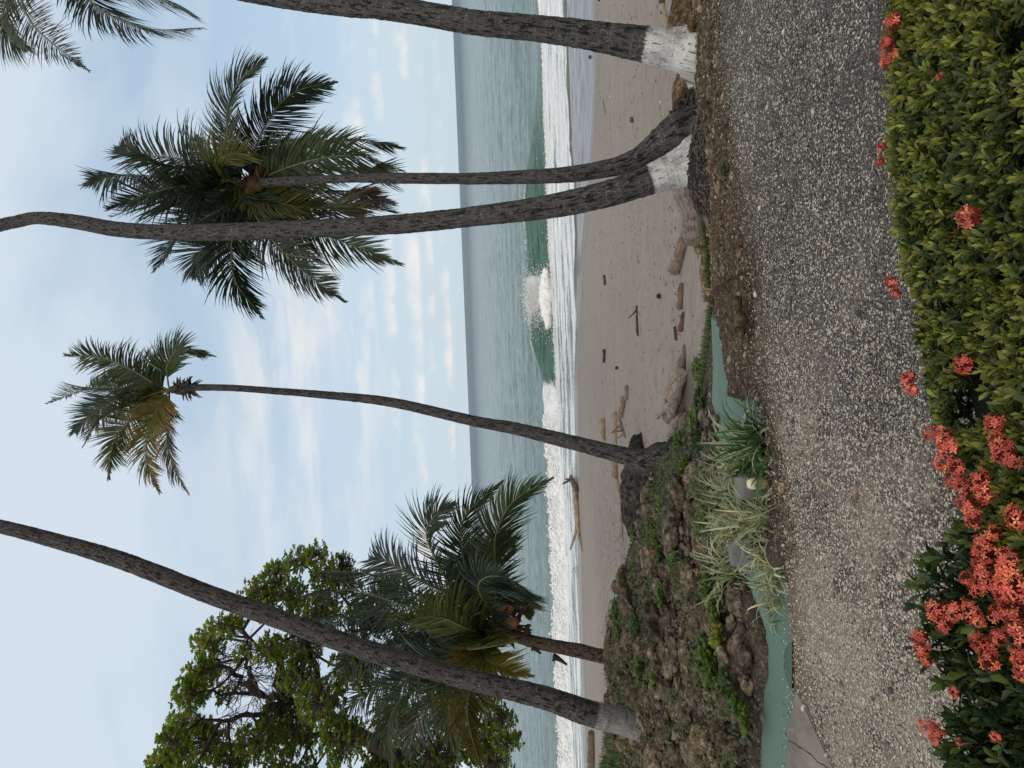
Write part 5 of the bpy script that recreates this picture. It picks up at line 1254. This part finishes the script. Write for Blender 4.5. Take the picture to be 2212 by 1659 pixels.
clump(1600, 1150, 'striped clump leaning uphill behind the hooked block', 56, .40, False, 9)
clump(1606, 1232, 'tall striped clump rising left of the hooked block', 76, .44, False, 10)
clump(1684, 1178, 'pale arching clump in front of the hooked block', 60, .34, False, 11, 1.5, 1.5)
clump(1690, 1222, 'palest sprawling clump above the teal channel start', 80, .34, False, 12, 1.6, 2)
clump(1676, 1260, 'drooping clump hanging over the teal channel', 50, .32, False, 13, 1.6)
clump(1690, 1302, 'last thin clump at the left hanging down to the channel', 22, .28, False, 14, 1.5)
clump(1640, 1050, 'green clump close behind the light block', 40, .36, True, 15)

# ------------------------------------------------------------------ concrete light blocks
def block(X, Y, rz, wx, wy, h, lab, lamp=False, tilt=0):
    import bmesh
    p = atz(X, Y, -.16); e = empty('concrete_block', p); tag(e, lab, 'concrete block')
    bm = bmesh.new(); bmesh.ops.create_cube(bm, size=1)
    for v in bm.verts:
        k = .86 if v.co.z > 0 else 1.0; v.co = (v.co.x*wx*k, v.co.y*wy*k, (v.co.z+.5)*h)
    bmesh.ops.bevel(bm, geom=list(bm.edges), offset=.012, segments=3, affect='EDGES'); bmesh.ops.triangulate(bm, faces=[f for f in bm.faces if len(f.verts) > 4])
    bmesh.ops.rotate(bm, verts=bm.verts, matrix=Matrix.Rotation(rz, 3, 'Z') @ Matrix.Rotation(tilt, 3, 'X'))
    me = bpy.data.meshes.new('body'); bm.to_mesh(me); bm.free(); a = me.attributes.new('col', 'FLOAT_COLOR', 'POINT'); a.data.foreach_set('color', [.86, 1.0, 1.12, 1]*len(me.vertices))
    me.materials.append(M['concrete']); b = bpy.data.objects.new('body', me); COL.objects.link(b); b.parent = e
    f = rotz(rz)
    def disc(name, mat, y0, y1, rx, rz_, cz, parent, cxx=0):
        th = np.linspace(0, 2*math.pi, 40, endpoint=False); sq = 3.2
        cs, sn = np.cos(th), np.sin(th); X_ = rx*np.sign(cs)*np.abs(cs)**(2/sq); Z_ = rz_*np.sign(sn)*np.abs(sn)**(2/sq)
        rings = []
        for (yy, k) in ((y0, 1), (y0-(y0-y1)*.6, .98), (y1+.002, .9), (y1, .7)):
            rings.append(np.stack([X_*k+cxx, np.full(40, yy), Z_*k+cz], -1))
        V = np.concatenate(rings+[np.array([[cxx, y1, cz]])]); F = []
        i = np.arange(3)[:, None]*40; j = np.arange(40)[None]; mb = MB(); Vw = V@f.T+p
        mb.add(Vw[:160], np.stack([i+j, i+(j+1) % 40, i+40+(j+1) % 40, i+40+j], -1).reshape(-1, 4))
        mb.add(np.concatenate([Vw[120:160], Vw[160:]]), np.stack([np.arange(40), (np.arange(40)+1) % 40, np.full(40, 40)], -1))
        return mb.build(name, M[mat], parent)
    if lamp:
        fx = disc('light_fixture', 'cream', -wy*.45, -wy*.45-.055, .050, .088, h*.57, e, .03)
        disc('lens', 'lens', -wy*.45-.054, -wy*.45-.068, .038, .070, h*.57, fx, .03)
    else:
        mb = MB(); q = [np.array((.0, -wy*.46, h*.52)), np.array((.02, -wy*.46-.02, h*.50)), np.array((.025, -wy*.46-.03, h*.42)), np.array((.0, -wy*.46-.025, h*.38)), np.array((-.012, -wy*.46-.02, h*.40))]
        tube(mb, crom([v@f.T+p for v in q], 12), .008, 7); mb.build('iron_hook', M['rust'], e)
block(1668, 1050, R(8), .22, .22, .30, 'square grey concrete block with an oval wall light, nearer the teal slab', True)
block(1660, 1188, R(32), .21, .21, .33, 'tilted grey concrete block with a rusty iron hook, among the palest grass', False, R(-8))

# ------------------------------------------------------------------ hedge and flowering shrub in front
HZ = 1.0
def hpt(X, Y, z=HZ): return atz(X, Y, z)
_he = [hpt(X, Y)[:2] for X, Y in ((1880, -80), (1893, 0), (1900, 120), (1903, 300), (1912, 430), (1925, 540), (1945, 640), (1962, 740), (1975, 830), (2000, 910), (2030, 990), (2062, 1080), (2092, 1160))]
_he = sorted([tuple(q) for q in _he])
def y_hedge(x): return np.interp(x, [a[0] for a in _he], [a[1] for a in _he])
def sprigs(pos, up, name, parent, ls, tones, seed, leaves=9, wl=.42):
    g_ = np.random.default_rng(seed); n = len(pos); mb = MB()
    C, D, N, L, W, K = [], [], [], [], [], []
    tone = np.clip(.5+.55*fbm(pos[:, 0]*3.1, pos[:, 1]*3.1, 4, 3)+g_.normal(0, .28, n), 0, 1)
    for k in range(leaves):
        u = k/(leaves-1); a = k*2.4+g_.uniform(0, 6.28, n)*.3+tone*6; el = np.interp(u, [0, 1], [.15, 1.35])+g_.normal(0, .14, n)
        # local frame about 'up'
        ax = nrm(np.cross(up, np.array((.3, .9, .1)))); bx = np.cross(up, ax)
        d_ = (ax*np.cos(a)[:, None]+bx*np.sin(a)[:, None])*np.cos(el)[:, None]+up*np.sin(el)[:, None]
        l_ = ls*g_.uniform(.75, 1.25, n)*np.interp(u, [0, .4, 1], [1.0, 1.1, .7])
        C.append(pos+up*(ls*.45*(u-.6))[..., None] if np.ndim(u) else pos+up*(ls*.9*(u-.75))); D.append(d_); N.append(nrm(up-d_*.4+g_.normal(0, .2, (n, 3))))
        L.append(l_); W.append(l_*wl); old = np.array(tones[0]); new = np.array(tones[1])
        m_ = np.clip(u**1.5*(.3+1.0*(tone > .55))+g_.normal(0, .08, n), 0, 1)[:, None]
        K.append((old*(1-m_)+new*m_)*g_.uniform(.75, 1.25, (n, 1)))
    leaf_quad_batch(mb, np.concatenate(C), np.concatenate(D), np.concatenate(N), np.concatenate(L), np.concatenate(W), np.clip(np.concatenate(K), .004, 1), .22, .10)
    return mb.build(name, M['hedge'], parent)
def cluster(parent, p, r, seed, up=(0, 0, 1), nf=30, tone=1.0):
    g_ = np.random.default_rng(seed); up = nrm(np.array(up, float)); mb = MB(); ax = nrm(np.cross(up, (.3, .9, .1))); bx = np.cross(up, ax)
    stalk = p-up*r*1.5
    e = np.arccos(1-g_.random(nf)*.95)[:, None]; a = g_.uniform(0, 6.28, (nf, 1)); d_ = (ax*np.cos(a)+bx*np.sin(a))*np.sin(e)+up*np.cos(e)
    c = p+d_*r*g_.uniform(.78, 1.08, (nf, 1))*np.array((1, 1, .8)); sz = r*.36*g_.uniform(.75, 1.2, (nf, 1))
    qtubes(mb, np.repeat((stalk*.4+p*.6)[None], nf, 0), (stalk+c)/2+d_*r*.1, c, .0011, .0011, 3, np.array((.35, .03, .03))*g_.uniform(.6, 1.1, (nf, 1)), 3)
    n_ = nrm(d_+g_.normal(0, .35, (nf, 3))); t1 = nrm(np.cross(n_, (.2, .5, .8))); t2 = np.cross(n_, t1); ph = g_.uniform(0, 6.28, (nf, 1))
    col = np.where(g_.random((nf, 1)) < .22, np.array((.80, .27, .14)), np.array((.66, .14, .105))*g_.uniform(.6, 1.2, (nf, 1)))*tone
    for k in range(4):
        b = ph+k*1.571; q = t1*np.cos(b)+t2*np.sin(b); w_ = -t1*np.sin(b)+t2*np.cos(b)
        V = np.stack([c, c+q*sz*.5+w_*sz*.24+n_*sz*.05, c+q*sz, c+q*sz*.5-w_*sz*.24+n_*sz*.05], 1)
        mb.add(V.reshape(-1, 3), np.arange(nf*4).reshape(-1, 4), np.repeat(col*g_.uniform(.85, 1.15, (nf, 1)), 4, 0))
    return mb.build('flower_cluster', M['petal'], parent, smooth=False)
hd = tag(empty('clipped_hedge', (1.0, 1.6, 0)), 'long clipped green hedge of upright leaves along the gravel path', 'hedge')
g_ = np.random.default_rng(8)
# solid near-black green body filling the hedge under its leaves
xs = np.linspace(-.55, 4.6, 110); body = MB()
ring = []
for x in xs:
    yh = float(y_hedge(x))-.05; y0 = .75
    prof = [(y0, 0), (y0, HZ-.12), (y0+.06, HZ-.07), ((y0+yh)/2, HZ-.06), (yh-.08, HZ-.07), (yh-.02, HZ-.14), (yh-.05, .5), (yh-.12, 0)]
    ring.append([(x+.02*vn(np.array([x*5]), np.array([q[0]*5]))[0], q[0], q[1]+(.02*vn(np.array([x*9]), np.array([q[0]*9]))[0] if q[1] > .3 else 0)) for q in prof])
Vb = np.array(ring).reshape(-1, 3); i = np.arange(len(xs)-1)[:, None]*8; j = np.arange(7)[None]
body.add(Vb, np.stack([i+j, i+j+1, i+9+j, i+8+j], -1).reshape(-1, 4), (.012, .020, .009)); body.build('inner_body', M['hedge'], hd)
n = 15000; x = g_.uniform(-.55, 4.4, n); yy = .8+g_.random(n)*(y_hedge(x)-.8)
keep = ((x < 2.2) | (g_.random(n) < .4)) & (fbm(x*6, yy*6, 44, 2) > -.5); x, yy = x[keep], yy[keep]; n = len(x)
z = HZ-.02+.022*fbm(x*5, yy*5, 0, 3)+g_.normal(0, .012, n); edge = sstep(y_hedge(x)-yy, .10, 0); z = z-edge*.05
up = nrm(np.stack([g_.normal(0, .22, n), edge*.7+g_.normal(0, .22, n), np.ones(n)], -1))
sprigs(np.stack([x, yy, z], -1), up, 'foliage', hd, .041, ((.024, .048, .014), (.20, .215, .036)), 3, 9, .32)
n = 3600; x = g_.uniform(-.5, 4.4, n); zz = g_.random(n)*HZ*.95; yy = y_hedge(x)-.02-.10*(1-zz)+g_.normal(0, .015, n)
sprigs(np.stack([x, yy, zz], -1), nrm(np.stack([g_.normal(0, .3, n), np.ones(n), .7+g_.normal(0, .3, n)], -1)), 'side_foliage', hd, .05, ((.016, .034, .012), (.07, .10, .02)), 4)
for k, (X, Y, r, t_) in enumerate(((1932, 50, .030, 1), (1918, 92, .026, 1), (1920, 112, .034, 1), (1913, 135, .022, .9), (2095, 470, .036, 1), (1903, 318, .016, .8), (1901, 350, .014, .8), (1928, 610, .026, .9), (1936, 632, .018, .9), (1964, 818, .026, 1), (1970, 840, .022, 1),
        (2082, 785, .030, 1), (2150, 915, .030, 1), (2168, 975, .036, 1), (2158, 950, .028, 1), (2185, 990, .028, 1), (2012, 935, .026, .9), (2040, 945, .034, 1), (2050, 968, .034, 1), (2045, 1000, .034, 1), (2070, 1012, .026, 1), (2062, 1040, .032, 1), (2085, 1050, .024, 1), (2120, 1035, .028, 1), (2128, 1065, .030, 1), (2090, 1090, .034, 1), (2105, 1120, .030, 1), (2030, 165, .012, .7))):
    p = hpt(X, Y, HZ+.035); cluster(hd, p, r, 200+k, (g_.normal(0, .25), -.1+g_.normal(0, .25), 1), tone=t_)
sh = tag(empty('flowering_shrub', (-.9, 1.7, 0)), 'loose shrub with coral red flower heads at the near left', 'shrub')
# woody stems and leafy shoots of the loose shrub
g_ = np.random.default_rng(12); st = MB(); Pp, Uu = [], []
shoots = []
for k in range(300):
    Y = g_.uniform(1120, 1760); X = g_.uniform(np.interp(Y, [1120, 1190, 1300, 1400, 1500, 1560, 1660, 1760], [2110, 2040, 1990, 2030, 2060, 2050, 2075, 2060]), 2330)
    z = HZ-.02-.20*sstep(np.array([X]), 2080, 2330)[0]*g_.random()-.10*g_.random()
    if 1200 < Y < 1260 and X < 2100 and g_.random() < .5: continue
    shoots.append((X, Y, z))
for (X, Y) in ((1985, 1265), (1990, 1310), (2000, 1285), (2030, 1330), (1990, 1400), (2010, 1420), (2025, 1440), (2040, 1470), (2010, 1210), (2060, 1630), (2070, 1650), (2080, 1610), (2000, 1240), (2015, 1250)):
    shoots.append((X, Y, HZ-.02))
for (X, Y, z) in shoots:
    p = hpt(X, Y, z); b = np.array((p[0]*.85-.10+g_.normal(0, .07), 1.25+g_.normal(0, .15)+.25*(p[1]-1.4), 0)); mid = (p+b)/2+np.array((g_.normal(0, .04), g_.normal(0, .04), .12))
    q = crom([b, mid, p], 9); tube(st, q, np.linspace(.007, .003, 9), 5, (.055, .045, .028), caps=False)
    d_ = nrm(q[-1]-q[-3])
    for s in (0, .035, .075, .12, .17, .24): 
        if g_.random() < .93: Pp.append(p-d_*s+g_.normal(0, .008, 3)); Uu.append(nrm(d_+g_.normal(0, .28, 3)+np.array((0, 0, .3))))
st.build('stems', M['twig'], sh)
sprigs(np.array(Pp), np.array(Uu), 'foliage', sh, .060, ((.016, .036, .014), (.075, .115, .02)), 9, 8, .34)
for k, (X, Y, r) in enumerate(((2130, 1165, .034), (2150, 1150, .022), (2128, 1195, .036), (2120, 1225, .030), (2135, 1250, .034), (2178, 1200, .034), (2200, 1120, .034), (2178, 1240, .036), (2170, 1270, .034), (2198, 1275, .036), (2185, 1310, .034), 
        (2160, 1330, .032), (2205, 1365, .034), (2160, 1375, .026), (2022, 1320, .034), (2035, 1345, .030), (2060, 1318, .032), (2098, 1318, .032), (2115, 1340, .022), (1985, 1375, .030), (1992, 1400, .032), (2000, 1420, .026), (2128, 1395, .034), (2140, 1425, .030), (2112, 1385, .024), (2195, 1410, .026), (2010, 1570, .036), (2025, 1590, .030), (2060, 1495, .018), (2070, 1600, .012), (2150, 1590, .016), (2205, 1455, .02), (2092, 1250, .024), (2110, 1270, .026), (2215, 1430, .03))):
    p = hpt(X, Y, HZ+.02); cluster(sh, p, r, 400+k, (g_.normal(0, .3), -.15+g_.normal(0, .3), 1))
print('objects', len(bpy.data.objects), 'verts', sum(len(m.vertices) for m in bpy.data.meshes))
